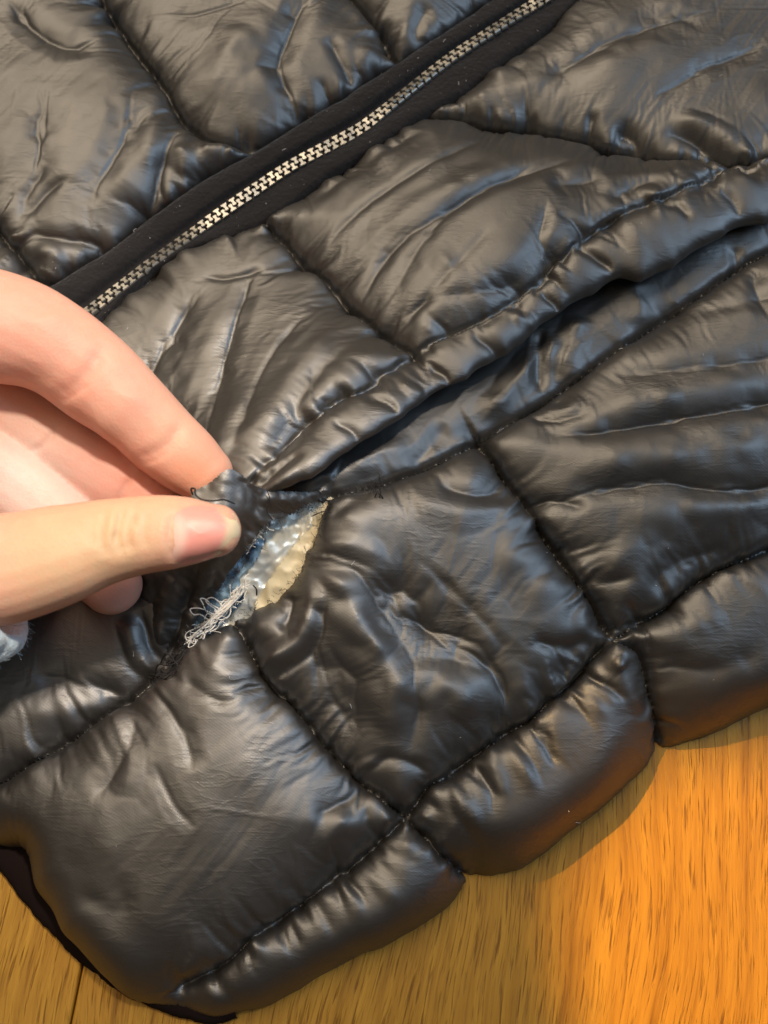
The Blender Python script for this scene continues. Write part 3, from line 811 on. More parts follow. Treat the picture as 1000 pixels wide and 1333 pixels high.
for L_pts, dp in ((INDEX, .88), (THUMB, .84), (MIDDLE, .88), (RING, .88), (PINKY, .88)): limb(bm, L_pts, dp)
limb(bm, PALM, 0.5)
limb(bm, [(-300, 480, 60, 70), (-240, 560, 57, 70), (-240, 640, 54, 70), (-260, 720, 50, 70)], 0.8)
tmp_me = bpy.data.meshes.new("tmp_hand"); bm.to_mesh(tmp_me); bm.free()
tmp = bpy.data.objects.new("tmp_hand", tmp_me); scene.collection.objects.link(tmp)
md = tmp.modifiers.new("r", 'REMESH'); md.mode = 'VOXEL'; md.voxel_size = 0.0006
md2 = tmp.modifiers.new("s", 'SMOOTH'); md2.factor = 0.5; md2.iterations = 9
dg = bpy.context.evaluated_depsgraph_get()
hme = bpy.data.meshes.new_from_object(tmp.evaluated_get(dg))
bpy.data.objects.remove(tmp); bpy.data.meshes.remove(tmp_me)
hme.name = "hand"
nv = len(hme.vertices)
HV = np.zeros(nv * 3, np.float32); hme.vertices.foreach_get('co', HV); HV = HV.reshape(-1, 3).astype(float)
HN = np.zeros(nv * 3, np.float32); hme.vertices.foreach_get('normal', HN); HN = HN.reshape(-1, 3).astype(float)


def line_dist3(V, px, zc_):
    Q = catmull(np.array([list(p) for p in px], float), 6)
    W = at(Q[:, 0], Q[:, 1], zc_ * MM)
    best = np.full(len(V), 1e9); ar = np.zeros(len(V))
    for i in range(len(W) - 1):
        e = W[i + 1] - W[i]; l2 = e @ e
        s = np.clip((V - W[i]) @ e / l2, 0, 1)
        d = np.linalg.norm(V - W[i] - s[:, None] * e, axis=1)
        m = d < best; best[m] = d[m]; ar[m] = (i + s[m]) / (len(W) - 1)
    return best, ar


def groove(px, z_mm, amp, sig):
    """skin crease (amp < 0) or swelling, on the side that faces up"""
    Q = np.array(px, float)
    W = at(Q[:, 0], Q[:, 1], z_mm * MM)
    lo, hi = W.min(0) - 0.02, W.max(0) + 0.02
    k = np.where(((HV > lo) & (HV < hi)).all(1) & (HN[:, 2] > 0.05))[0]
    # distance measured in plan, so the crease follows the skin surface
    Vp = HV[k].copy()
    # slide each point along the view ray to the crease height
    r = Vp - cam_pos; t = (z_mm * MM - cam_pos[2]) / r[:, 2]
    Vp = cam_pos + r * t[:, None]
    d, a = line_dist3(Vp, px, z_mm)
    tp = np.clip(np.minimum(a, 1 - a) * 5, 0.0, 1)
    HV[k] += HN[k] * (amp * MM * np.exp(-0.5 * (d / (sig * MM)) ** 2) * tp)[:, None]


# flexion creases of the forefinger, wrinkles over the thumb joint, folds at the finger roots
groove([(66, 522), (95, 505), (120, 478), (138, 445)], 62, -0.7, 1.6)
groove([(78, 525), (100, 512), (118, 498)], 62, -0.25, 0.5)
groove([(172, 600), (200, 590), (222, 575), (242, 540)], 52, -0.6, 1.3)
groove([(182, 606), (205, 598), (222, 586)], 52, -0.2, 0.4)
groove([(120, 560), (150, 540), (175, 500)], 58, 0.8, 3.5)
groove([(40, 490), (60, 440), (60, 400)], 66, 0.8, 4.0)
for x, am, sg, y0, y1, bow in ((121, -.25, .8, 668, 715, 3), (134, -.5, .7, 660, 728, 5), (147, -.4, .6, 690, 732, 4), (155, -.85, .7, 654, 730, 7), (167, -.7, .7, 662, 722, 5), (176, -.3, .5, 650, 690, 3), (188, -.3, .7, 664, 716, 3)):
    groove([(x + bow, y0), (x, y0 * .65 + y1 * .35), (x - 1, y0 * .35 + y1 * .65), (x + bow, y1)], 70, am, sg)
groove([(150, 650), (150, 700), (152, 740)], 70, 0.35, 3.0)
groove([(40, 590), (60, 575), (75, 555)], 48, -0.5, 0.7)
groove([(150, 660), (160, 640), (170, 620)], 44, -0.5, 0.7)
# nail bed, a shallow step round the thumb nail
NAIL = [(228, 664), (250, 657), (275, 657), (298, 665), (312, 678), (316, 690), (311, 704), (297, 716), (275, 726), (250, 733), (231, 735), (224, 722), (222, 700), (224, 680)]
groove(NAIL[:4], 69, -0.5, 0.7)
groove([(231, 735), (223, 718), (221, 700), (223, 680), (229, 663)], 69, -0.6, 0.7)
groove([(297, 717), (275, 727), (250, 734), (231, 736)], 69, -0.5, 0.7)
groove([(214, 730), (211, 700), (216, 668)], 69, 0.25, 1.2)
hme.vertices.foreach_set('co', HV.astype(np.float32).ravel())
hme.polygons.foreach_set('use_smooth', np.ones(len(hme.polygons), bool))
hme.update()


def tone_of(V):
    """skin colour with light and shade between fingers painted in: pinker finger pads and knuckle folds, yellower thumb back"""
    base = np.tile(np.array([0.75, 0.42, 0.325]), (len(V), 1))

    def blob(px, py, z, rad, col, k):
        nonlocal base
        c = at(px, py, z * MM)
        wgt = k * np.exp(-0.5 * (np.linalg.norm(V - c, axis=1) / (rad * MM)) ** 2)
        base = base * (1 - wgt[:, None]) + np.array(col) * wgt[:, None]
    pink = (0.70, 0.34, 0.27); red = (0.66, 0.27, 0.20); yel = (0.62, 0.45, 0.27); pale = (0.68, 0.57, 0.53)
    blob(255, 615, 50, 5, (0.78, 0.36, 0.22), .8); blob(200, 585, 52, 4, pink, .5); blob(30, 460, 66, 9, pink, .45); blob(90, 515, 62, 4, red, .45)  # first blob paints the warm glow of the lit fingertip
    blob(215, 560, 52, 4, (0.74, 0.54, 0.36), .5); blob(110, 590, 47, 8, (0.62, 0.31, 0.25), .9); blob(175, 625, 41, 8, red, .85); blob(40, 545, 52, 8, (0.62, 0.38, 0.30), .7); blob(20, 630, 48, 9, pale, .9); blob(90, 690, 45, 8, pale, .6)  # middle finger's shade and pale window light on the ring finger are painted in
    blob(60, 720, 70, 10, yel, .7); blob(150, 695, 68, 8, yel, .8); blob(205, 655, 66, 5, (0.70, 0.46, 0.30), .6); blob(150, 785, 40, 7, (0.72, 0.42, 0.36), .8); blob(300, 690, 64, 3, (0.74, 0.54, 0.34), .8)
    return base


def set_tone(me, cols):
    a = me.color_attributes.new("tone", 'FLOAT_COLOR', 'POINT')
    c = np.concatenate([cols, np.ones((len(cols), 1))], 1).astype(np.float32)
    a.data.foreach_set('color', c.ravel())


set_tone(hme, tone_of(HV))
hme.materials.clear(); hme.materials.append(SKIN)
hand = bpy.data.objects.new("hand", hme); link(hand)
tag(hand, "bare hand in a pale blue sleeve pinching the torn cloth between thumb and forefinger", "hand")

# ---- thumb nail, a curved plate bedded on the thumb
from mathutils.bvhtree import BVHTree
hme.calc_loop_triangles()
bvh = BVHTree.FromPolygons([tuple(v) for v in HV], [tuple(p.vertices) for p in hme.polygons])


def on_hand(px, py):
    d = at(px, py, 0.0) - cam_pos; d /= np.linalg.norm(d)
    hit = bvh.ray_cast(Vector(cam_pos), Vector(d))
    return hit[0], hit[1]


nail_px = np.array(NAIL, float); nc = np.array([262.0, 696.0])
rim = catmull(np.vstack([nail_px, nail_px[:1]]), 3)[:-1]
V, cols = [], []
NR = 9
for r in range(NR + 1):
    k = r / NR
    for q in rim:
        p = nc + (q - nc) * k
        h, n = on_hand(*p)
        if h is None:
            p = nc + (q - nc) * k * 0.94
            h, n = on_hand(*p)
        if h is None: h, n = Vector(at(p[0], p[1], 0.062)), Vector((0, 0, 1))
        lift = 0.75 * MM * math.sqrt(max(0, 1 - k ** 4)) + 0.12 * MM
        if r == NR: lift = -0.15 * MM if p[0] < 300 else 0.15 * MM
        V.append(np.array(h) + np.array([0, 0, 1.0]) * lift)
        # bed is pink, the half moon by the root paler, the free edge cream
        u = p[0] + 0.12 * (p[1] - 690)
        bed = np.array([0.86, 0.37, 0.32]); moon = np.array([0.90, 0.66, 0.58]); free = np.array([0.78, 0.66, 0.46])
        a = np.clip((u - (291 - 0.0012 * (p[1] - 692) ** 2 * 10)) / 8, 0, 1); bq = np.clip((248 - math.hypot((p[0] - 222) * 1.0, (p[1] - 700) * 0.7) - 222) / 10, 0, 1)
        c = bed * (1 - a) + free * a; c = c * (1 - 0.75 * bq) + moon * 0.75 * bq
        cols.append(c)
m_ = len(rim); F = []
for r in range(NR):
    for k in range(m_):
        j = (k + 1) % m_
        F.append((r * m_ + k, r * m_ + j, (r + 1) * m_ + j, (r + 1) * m_ + k))
V = np.array(V)
# even out the plate
Vr = V.reshape(NR + 1, m_, 3)
for _ in range(6):
    Vr[1:-1, :, 2] = 0.25 * (Vr[:-2, :, 2] + Vr[2:, :, 2]) + 0.25 * (np.roll(Vr[1:-1, :, 2], 1, 1) + np.roll(Vr[1:-1, :, 2], -1, 1))
NAILM, nt, b = nmat("nail")
b.inputs['Roughness'].default_value = 0.42; b.inputs['Subsurface Weight'].default_value = 0.2; b.inputs['Subsurface Scale'].default_value = 0.002
b.inputs['Coat Weight'].default_value = 0.0; b.inputs['Coat Roughness'].default_value = 0.2
vc = N(nt, 'ShaderNodeVertexColor'); vc.layer_name = "tone"; nt.links.new(vc.outputs[0], b.inputs['Base Color'])
nail = mesh_np("thumb_nail", Vr.reshape(-1, 3), F, NAILM, hand)
cc = np.array(cols); set_tone(nail.data, cc)

# ---- sleeve: soft knitted cuff round the wrist
def knit_mat():
    m, nt, b = nmat("pale_blue_knit"); L = nt.links.new
    b.inputs['Roughness'].default_value = 0.95; b.inputs['Sheen Weight'].default_value = 0.6; b.inputs['Specular IOR Level'].default_value = 0.1
    tc = N(nt, 'ShaderNodeTexCoord')
    n1 = N(nt, 'ShaderNodeTexNoise', Scale=520.0, Detail=3.0); L(tc.outputs['Object'], n1.inputs['Vector'])
    mx = N(nt, 'ShaderNodeMix', data_type='RGBA'); mx.inputs[6].default_value = (0.38, 0.52, 0.62, 1); mx.inputs[7].default_value = (0.60, 0.71, 0.77, 1)
    L(n1.outputs[0], mx.inputs[0]); L(mx.outputs[2], b.inputs['Base Color'])
    bu = N(nt, 'ShaderNodeBump', Strength=0.8, Distance=0.0012); L(n1.outputs[0], bu.inputs['Height']); L(bu.outputs[0], b.inputs['Normal'])
    return m


KNIT = knit_mat()
rim_c = at(-45, 677, 0.055); ax = at(-449, 879, 0.05) - rim_c; ax /= np.linalg.norm(ax)
sv = np.cross(ax, [0, 0, 1.0]); sv /= np.linalg.norm(sv); uv = np.cross(sv, ax)
A_, B_ = 0.0318, 0.0235
V, nU, prof = [], 96, [(0.06, 0.86), (0.012, 0.86), (0.003, 0.89), (-0.0005, 0.95), (0.0005, 1.02), (0.003, 1.05), (0.008, 1.05), (0.016, 1.03), (0.03, 1.05), (0.045, 1.08), (0.07, 1.12), (0.10, 1.16), (0.15, 1.2)]
for (al, k) in prof:
    for i in range(nU):
        a = 2 * math.pi * i / nU
        rib = 1 + 0.012 * math.sin(i * math.pi * 2 / 4) + 0.01 * random.uniform(-1, 1)
        V.append(rim_c + ax * (al + 0.0006 * random.uniform(-1, 1)) + sv * math.cos(a) * A_ * k * rib + uv * math.sin(a) * B_ * k * rib)
F = [(r * nU + i, r * nU + (i + 1) % nU, (r + 1) * nU + (i + 1) % nU, (r + 1) * nU + i) for r in range(len(prof) - 1) for i in range(nU)]
sleeve = mesh_np("sleeve", V, F, KNIT, hand)
ss = sleeve.modifiers.new("sub", 'SUBSURF'); ss.levels = 1; ss.render_levels = 2
# short loose fibres standing off the cuff
SV = np.array(V); FV, FF = [], []
for _ in range(1000):
    r = rng.integers(2, 9); i = rng.integers(0, nU)
    p = SV[r * nU + i] * (1 - (t := rng.random())) + SV[(r + 1) * nU + i] * t
    cn = rim_c + ax * np.dot(p - rim_c, ax); o_ = (p - cn) / np.linalg.norm(p - cn) - ax * (0.6 if r < 4 else 0.0)
    d = o_ + rng.normal(size=3) * 0.7; d /= np.linalg.norm(d)
    s_ = np.cross(d, rng.normal(size=3)); s_ /= np.linalg.norm(s_)
    l = rng.uniform(0.0008, 0.0026); wd = 0.00006
    bd = rng.normal(size=3) * 0.0004
    k = len(FV)
    FV += [p - s_ * wd, p + s_ * wd, p + d * l * .6 + s_ * wd * .8 + bd, p + d * l * .6 - s_ * wd * .8 + bd]
    FF.append((k, k + 1, k + 2, k + 3))
fz = mesh_np("wool_fuzz", FV, FF, KNIT, sleeve); fz['kind'] = 'stuff'
print("hand", time.time() - _t, nv)
# ================================================================== tear: flap, lining, threads
FLAP = [(252, 640), (275, 626), (298, 611), (318, 620), (335, 634), (380, 640), (432, 638), (424, 646), (398, 660), (366, 672), (340, 690), (322, 714), (302, 740), (284, 768), (260, 800), (240, 836), (206, 880), (155, 888), (132, 832), (148, 772), (184, 726), (228, 690)]
ZF = [(270, 640, 50), (300, 625, 52), (335, 634, 46), (380, 640, 40), (432, 640, 33), (405, 668, 32), (347, 700, 38), (311, 745, 34), (266, 800, 27), (240, 836, 24), (206, 880, 19), (155, 888, 13), (135, 830, 14), (190, 785, 26), (150, 772, 18), (184, 726, 32), (215, 740, 36), (245, 690, 48), (290, 690, 49), (320, 665, 47), (250, 760, 32)]
Fp = Sheet((tuple(at(120, 920, 0.02)[:2]), tuple(at(470, 560, 0.05)[:2])), 0.00042, tps(ctrl(ZF)))
fpoly = np.vstack([Fp.w(FLAP + FLAP[:1], lift=0.0, n=4)])
dF, aF, _, cF = seg_dist(Fp.P, fpoly)
inF = inside(Fp.P, fpoly)
m_ = dF < 0.5 * Fp.cell; Fp.P[m_] = cF[m_]
Fp.mask = inF | m_
strokes(Fp, [(*a, 0.0) if len(a) == 4 else (a[0], a[1], a[2], 1.0, 0.0) for a in [
    ([(335, 640), (320, 690), (290, 740), (250, 790)], -1.8, 1.4), ([(300, 700), (270, 760), (225, 850)], 1.4, 1.5), ([(262, 740), (240, 780), (228, 830), (205, 870)], -2.6, 1.5), ([(235, 745), (215, 790), (205, 850)], 1.8, 1.4),
    ([(215, 745), (190, 800), (180, 850)], -2.0, 1.6), ([(340, 645), (380, 655), (410, 655)], 1.6, 1.0), ([(335, 660), (365, 668), (395, 664)], -1.6, 1.0), ([(330, 680), (350, 680), (370, 676)], 1.2, 0.8), ([(300, 620), (330, 640), (340, 670)], -1.0, 0.8),
    ([(280, 770), (262, 780), (240, 800)], -1.2, 1.0), ([(310, 640), (320, 660), (318, 690)], 0.8, 0.8)]])
Fp.z += vnoise(Fp.P, 0.0035, 51) * 0.5 * MM + vnoise(Fp.P, 0.0016, 52) * 0.2 * MM
Fp.pin |= inside(Fp.P, Fp.w([(230, 650), (298, 605), (325, 640), (320, 700), (250, 720)], lift=0, smooth=False)) | (dF < 0.0006) & (Fp.P[:, 1] > Fp.w([(400, 660)] * 2, lift=0, smooth=False)[0, 1])
Fp.ex = 0.02 + 0.03 * np.exp(-dF / 0.003)
shp = (Fp.ny, Fp.nx)
XF = relax(np.concatenate([Fp.P, Fp.z[:, None]], 1).reshape(Fp.ny, Fp.nx, 3), Fp.mask.reshape(shp), Fp.pin.reshape(shp), Fp.ex.reshape(shp), 26, 0.000002, 0.012)
for V, F in panels(Fp, XF): mesh_np("torn_flap", V, F, NYLON, jacket)

# foil lining inside the hole
FOIL, nt, b = nmat("foil_lining"); L = nt.links.new
b.inputs['Metallic'].default_value = 0.3; b.inputs['Roughness'].default_value = 0.34
tc = N(nt, 'ShaderNodeTexCoord'); n1 = N(nt, 'ShaderNodeTexNoise', Scale=110.0, Detail=4.0); L(tc.outputs['Object'], n1.inputs['Vector'])
cr = N(nt, 'ShaderNodeValToRGB'); cr.color_ramp.elements[0].position = 0.38; cr.color_ramp.elements[0].color = (0.60, 0.63, 0.62, 1); cr.color_ramp.elements[1].position = 0.55; cr.color_ramp.elements[1].color = (0.92, 0.86, 0.70, 1)
L(n1.outputs[0], cr.inputs[0]); L(cr.outputs[0], b.inputs['Base Color'])
n2 = N(nt, 'ShaderNodeTexNoise', Scale=260.0, Detail=2.0); L(tc.outputs['Object'], n2.inputs['Vector'])
bu = N(nt, 'ShaderNodeBump', Strength=0.3, Distance=0.0008); L(n2.outputs[0], bu.inputs['Height']); L(bu.outputs[0], b.inputs['Normal'])


def patch(name, poly_px, Z, mat, cell, crinkle, seed, lines=(), thick=0.0):
    S = Sheet((tuple(at(min(p[0] for p in poly_px) - 20, max(p[1] for p in poly_px) + 20, 0.02)[:2]), tuple(at(max(p[0] for p in poly_px) + 20, min(p[1] for p in poly_px) - 20, 0.035)[:2])), cell, tps(ctrl(Z)))
    pl = S.w(list(poly_px) + [poly_px[0]], lift=0, n=4)
    d, a, sd, c = seg_dist(S.P, pl); ins = inside(S.P, pl); m = d < 0.5 * cell; S.P[m] = c[m]; S.mask = ins | m
    for l in lines: S.stroke(l[0], l[1], l[2], 1.0, 0.0)
    r = np.abs(vnoise(S.P, 0.0045, seed)) + 0.5 * np.abs(vnoise(S.P, 0.0022, seed + 1))
    S.z += -r * crinkle * MM
    X = np.concatenate([S.P, S.z[:, None]], 1).reshape(S.ny, S.nx, 3)
    for V, F in panels(S, X): return mesh_np(name, V, F, mat, jacket)


ZLN = [(450, 630, 26), (420, 655, 30), (395, 740, 25.5), (350, 700, 31), (310, 745, 28.5), (245, 835, 22), (200, 870, 18), (330, 790, 23), (280, 820, 21.5), (400, 690, 28), (260, 700, 32)]
patch("foil_lining", [(440, 630), (430, 700), (420, 750), (370, 790), (320, 815), (280, 835), (240, 850), (225, 840), (270, 760), (310, 710), (350, 670), (400, 640)], ZLN, FOIL, 0.0004, 1.1, 61,
      [([(408, 668), (375, 712), (340, 745), (320, 760)], -1.2, 0.35), ([(415, 672), (390, 700), (360, 722)], 0.9, 0.8), ([(395, 735), (350, 770), (310, 795)], 0.6, 1.0)])
CREAM, nt, b = nmat("lamplit_foil_patch"); b.inputs['Base Color'].default_value = (0.80, 0.68, 0.44, 1); b.inputs['Roughness'].default_value = 0.42  # cream patch stands for warm lamplight on the foil, put into its colour
tc = N(nt, 'ShaderNodeTexCoord'); n2 = N(nt, 'ShaderNodeTexNoise', Scale=300.0, Detail=3.0); nt.links.new(tc.outputs['Object'], n2.inputs['Vector'])
bu = N(nt, 'ShaderNodeBump', Strength=0.3, Distance=0.0005); nt.links.new(n2.outputs[0], bu.inputs['Height']); nt.links.new(bu.outputs[0], b.inputs['Normal'])
patch("lamplit_foil_patch", [(440, 632), (428, 690), (420, 740), (395, 760), (362, 782), (338, 800), (332, 785), (345, 762), (358, 742), (375, 718), (398, 690), (412, 668)], [(x, y, z + 0.7) for x, y, z in ZLN], CREAM, 0.0004, 0.9, 65, [([(425, 660), (400, 715), (350, 775)], 0.5, 0.8)])
patch("inner_shell", [(130, 640), (440, 600), (470, 680), (440, 780), (330, 850), (210, 930), (130, 900)], [(x, y, min(z, 26) - 9) for x, y, z in ZLN], NYLON, 0.0012, 0.6, 68)
REFL_BLUE, nt, b = nmat("blue_reflection"); b.inputs['Base Color'].default_value = (0.16, 0.30, 0.44, 1); b.inputs['Roughness'].default_value = 0.35; b.inputs['Metallic'].default_value = 0.2  # blue patch paints the window's reflection on the foil
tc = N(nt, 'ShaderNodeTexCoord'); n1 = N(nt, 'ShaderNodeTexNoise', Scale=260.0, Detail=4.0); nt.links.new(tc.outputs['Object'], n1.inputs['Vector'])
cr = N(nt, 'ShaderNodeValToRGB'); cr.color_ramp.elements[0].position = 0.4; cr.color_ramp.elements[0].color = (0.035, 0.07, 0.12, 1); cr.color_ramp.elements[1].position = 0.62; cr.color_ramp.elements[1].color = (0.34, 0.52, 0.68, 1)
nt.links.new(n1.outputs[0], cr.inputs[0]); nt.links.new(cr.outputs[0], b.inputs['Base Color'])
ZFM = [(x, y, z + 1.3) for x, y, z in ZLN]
patch("foil_reflection_patch", [(346, 700), (340, 716), (326, 738), (312, 752), (318, 778), (300, 800), (280, 816), (262, 830), (244, 840), (232, 830), (262, 780), (290, 745), (318, 708)], ZFM, REFL_BLUE, 0.0004, 1.3, 71, [([(340, 712), (320, 738), (300, 765)], 0.9, 0.7)])

# threads
WHITE, nt, b = nmat("white_thread"); b.inputs['Base Color'].default_value = (0.97, 0.95, 0.90, 1); b.inputs['Roughness'].default_value = 0.8; b.inputs['Sheen Weight'].default_value = 0.3
BLACK, nt, b = nmat("black_thread"); b.inputs['Base Color'].default_value = (0.016, 0.014, 0.016, 1); b.inputs['Roughness'].default_value = 0.75


def tube(name, P, r, mat, parent, seg=6):
    P = catmull(np.array(P, float), 5)
    V, F = [], []
    n = len(P)
    for i in range(n):
        t = P[min(i + 1, n - 1)] - P[max(i - 1, 0)]; t /= np.linalg.norm(t) + 1e-12
        s = np.cross(t, [0.3, 0.2, 1.0]); s /= np.linalg.norm(s) + 1e-12; u = np.cross(s, t)
        rr = r * (0.6 if i in (0, n - 1) else 1)
        for k in range(seg):
            a = 2 * math.pi * k / seg
            V.append(P[i] + (s * math.cos(a) + u * math.sin(a)) * rr)
    for i in range(n - 1):
        for k in range(seg):
            F.append((i * seg + k, i * seg + (k + 1) % seg, (i + 1) * seg + (k + 1) % seg, (i + 1) * seg + k))
    return mesh_np(name, V, F, mat, parent)


zfl = Fp.zb


def thread(name, px, r, mat, lift=0.8, jit=0.0, z=None):
    """px = (x, y) or (x, y, z mm); loose thread a little above whatever it lies on"""
    pts = []
    for p in px:
        x, y = p[0] + random.gauss(0, jit), p[1] + random.gauss(0, jit)
        zz = (p[2] if len(p) > 2 else 30)
        pts.append(at(x, y, (zz + lift + random.gauss(0, jit * 0.06)) * MM))
    return tube(name, pts, r, mat, jacket)


# z along the torn edge falls from the pinch to the seam below
def zt(x, y):
    return float(np.interp(y, [640, 690, 745, 800, 836, 880], [44, 37, 32, 26, 23, 20]))


guide = [(318, 757), (310, 772), (297, 787), (284, 800), (272, 812), (258, 824), (246, 834)]
for k in range(26):
    a, bq = sorted((random.randint(0, 3), random.randint(3, 6)))
    g = guide[a:bq + 1]
    if len(g) < 3: g = guide[1:5]
    thread("white_thread", [(x, y, zt(x, y)) for x, y in g], random.uniform(.00009, .0002), WHITE, lift=random.uniform(.5, 2.6), jit=random.choice((2.2, 4.5)))
for lp in ([(285, 800), (270, 798), (258, 792), (249, 793), (251, 801), (262, 803), (272, 808)], [(288, 795), (276, 788), (268, 780), (262, 778), (261, 786), (268, 795), (278, 803)], [(292, 790), (282, 782), (275, 776), (272, 783), (280, 796)], [(282, 806), (292, 806), (300, 798), (303, 788)],
           [(268, 812), (278, 812), (284, 802), (280, 795)], [(250, 836), (243, 832), (243, 824), (252, 820), (262, 815)], [(262, 820), (250, 828), (245, 842), (252, 842), (258, 832)]):
    thread("white_thread", [(x, y, zt(x, y)) for x, y in lp], random.uniform(.00012, .0002), WHITE, lift=2.0, jit=1.4)
for k in range(12):
    thread("white_thread", [(340 + random.uniform(-5, 5), 683, 39), (333, 693, 38), (327, 704, 37), (318 + random.uniform(-4, 4), 716, 35)], .0002, WHITE, lift=1.2, jit=2.2)
for k in range(10):
    x, y = 300 - k * 4 + random.uniform(-6, 6), 785 + k * 4 + random.uniform(-8, 8)
    thread("blue_fibre", [(x, y, zt(x, y) - 1), (x + random.uniform(-14, 14), y + random.uniform(-10, 10), zt(x, y) - .5), (x + random.uniform(-18, 18), y + random.uniform(-14, 14), zt(x, y))], .00007, REFL_BLUE, lift=1.0, jit=2)
for pts, r in (([(250, 643, 55), (249, 637, 57), (254, 636, 58), (256, 643, 58), (263, 650, 58.5), (278, 653, 58), (292, 652, 55), (305, 655, 53)], .00022), ([(486, 630, 31), (489, 640, 33), (487, 650, 31), (494, 654, 31), (499, 648, 32), (493, 643, 33)], .00016), ([(490, 628, 31), (494, 640, 33), (492, 652, 31)], .00014),
               ([(330, 762, 30), (334, 768, 31), (333, 776, 28)], .0002), ([(208, 862, 24), (215, 852, 27), (224, 856, 27), (226, 868, 26), (217, 876, 25), (209, 870, 25)], .0002), ([(205, 874, 23), (212, 884, 24), (222, 880, 26), (232, 868, 27), (226, 858, 27)], .00018),
               ([(200, 880, 22), (206, 866, 25), (220, 866, 27), (234, 858, 27), (240, 846, 27)], .00018), ([(345, 635, 46), (352, 650, 44), (349, 665, 42), (355, 676, 40)], .00012), ([(405, 672, 32), (420, 665, 34), (432, 668, 34)], .00014), ([(262, 255, 29), (270, 260, 30), (268, 270, 29)], .00012)):
    thread("loose_thread", pts, r, BLACK, lift=0.3, jit=0.8)
print("tear", time.time() - _t)

# dark fuzzy backing that shows beyond the left edge of the hem
BACK, nt, b = nmat("brushed_backing"); b.inputs['Base Color'].default_value = (0.012, 0.0075, 0.0075, 1); b.inputs['Roughness'].default_value = 0.95; b.inputs['Specular IOR Level'].default_value = 0.1
outer = [(-140, 1050), (-60, 1092), (0, 1136), (22, 1162), (45, 1192), (72, 1222), (100, 1250), (130, 1273), (165, 1297), (200, 1313), (235, 1325), (275, 1334), (310, 1325)]
inner = [(-120, 1010), (-40, 1050), (30, 1085), (60, 1115), (85, 1150), (105, 1185), (130, 1215), (155, 1240), (185, 1260), (215, 1280), (245, 1295), (275, 1300), (300, 1300)]
o2 = resample(catmull(at([p[0] for p in outer], [p[1] for p in outer], 0.0015), 6), 260); i2 = resample(catmull(at([p[0] for p in inner], [p[1] for p in inner], 0.003), 6), 260)
rows = []
for v, z in ((0, 3.0), (0.3, 3.4), (0.55, 3.3), (0.75, 3.0), (0.9, 2.3), (1.0, 1.3), (1.01, 0.2)):
    q = i2 * (1 - v) + o2 * v; q[:, 2] = z * MM
    j = 0.0002 if v > 0.8 else 0.0001
    q[:, :2] += vnoise(q[:, :2], 0.004, 91)[:, None] * j + vnoise(q[:, :2], 0.0012, 92)[:, None] * j * .7
    rows.append(q)
n_ = 260; V = np.concatenate(rows); i = np.arange(n_ - 1)
mesh_np("hem_lining", V, np.concatenate([np.stack([r * n_ + i, (r + 1) * n_ + i, (r + 1) * n_ + i + 1, r * n_ + i + 1], -1) for r in range(len(rows) - 1)]), BACK, jacket)

# frayed ends along the torn edges, and lint on the shell
FV, FF = [], []


def wisp(p, d, l, wd, curl):
    k0 = len(FV); q = np.array(p, float); d = d / np.linalg.norm(d)
    for i in range(4):
        s_ = np.cross(d, [0.2, 0.1, 1]); s_ /= np.linalg.norm(s_) + 1e-9
        FV.extend([q - s_ * wd, q + s_ * wd]); d = d + rng.normal(size=3) * curl; d /= np.linalg.norm(d); q = q + d * l / 3
    for i in range(3): FF.append((k0 + 2 * i, k0 + 2 * i + 1, k0 + 2 * i + 3, k0 + 2 * i + 2))


edge_pts = catmull(np.array([(424, 646, 34), (398, 660, 35), (366, 672, 39), (340, 690, 40), (322, 714, 38), (302, 740, 35), (284, 768, 31), (260, 800, 28), (240, 836, 24)], float), 12)
for k in range(230):
    e = edge_pts[rng.integers(0, len(edge_pts))]
    wisp(at(e[0] + rng.normal() * 4, e[1] + rng.normal() * 4, (e[2] + 0.4) * MM), np.array([rng.normal() + .4, rng.normal() - .6, rng.normal() * .5 + .3]), rng.uniform(.0008, .0032), .00005, .45)
edge_pts = catmull(np.array([(428, 654, 31), (416, 690, 29), (400, 720, 28), (393, 744, 28), (360, 778, 27), (312, 803, 25), (272, 822, 24), (240, 842, 22), (205, 882, 21)], float), 12)
for k in range(150):
    e = edge_pts[rng.integers(0, len(edge_pts))]
    wisp(at(e[0] + rng.normal() * 2, e[1] + rng.normal() * 2, (e[2] + 1.8) * MM), np.array([rng.normal() - .5, rng.normal() + .5, rng.normal() * .5 + .3]), rng.uniform(.0006, .0022), .00005, .5)
for c0, c1 in (((200, 888), (250, 838)), ((480, 634), (505, 628)), ((215, 870), (235, 850))):
    for k in range(40):
        u = rng.random(); x = c0[0] + (c1[0] - c0[0]) * u; y = c0[1] + (c1[1] - c0[1]) * u
        wisp(at(x + rng.normal() * 4, y + rng.normal() * 4, (30 if y < 700 else 25) * MM), rng.normal(size=3), rng.uniform(.001, .004), .00005, .8)
o = mesh_np("frayed_fibres", FV, FF, BLACK, jacket); o['kind'] = 'stuff'
FV, FF = [], []
for k in range(80):
    u = rng.random() ** 0.8 * (len(guide) - 1.001); i = int(u); f_ = u - i
    x = guide[i][0] * (1 - f_) + guide[i + 1][0] * f_ + rng.normal() * 5; y = guide[i][1] * (1 - f_) + guide[i + 1][1] * f_ + rng.normal() * 5
    wisp(at(x, y, (zt(x, y) + rng.uniform(.8, 3.0)) * MM), rng.normal(size=3) * .7 + np.array([-.9, -.8, .1]) * rng.choice([1, -1]), rng.uniform(.001, .0035), .00006, .4)
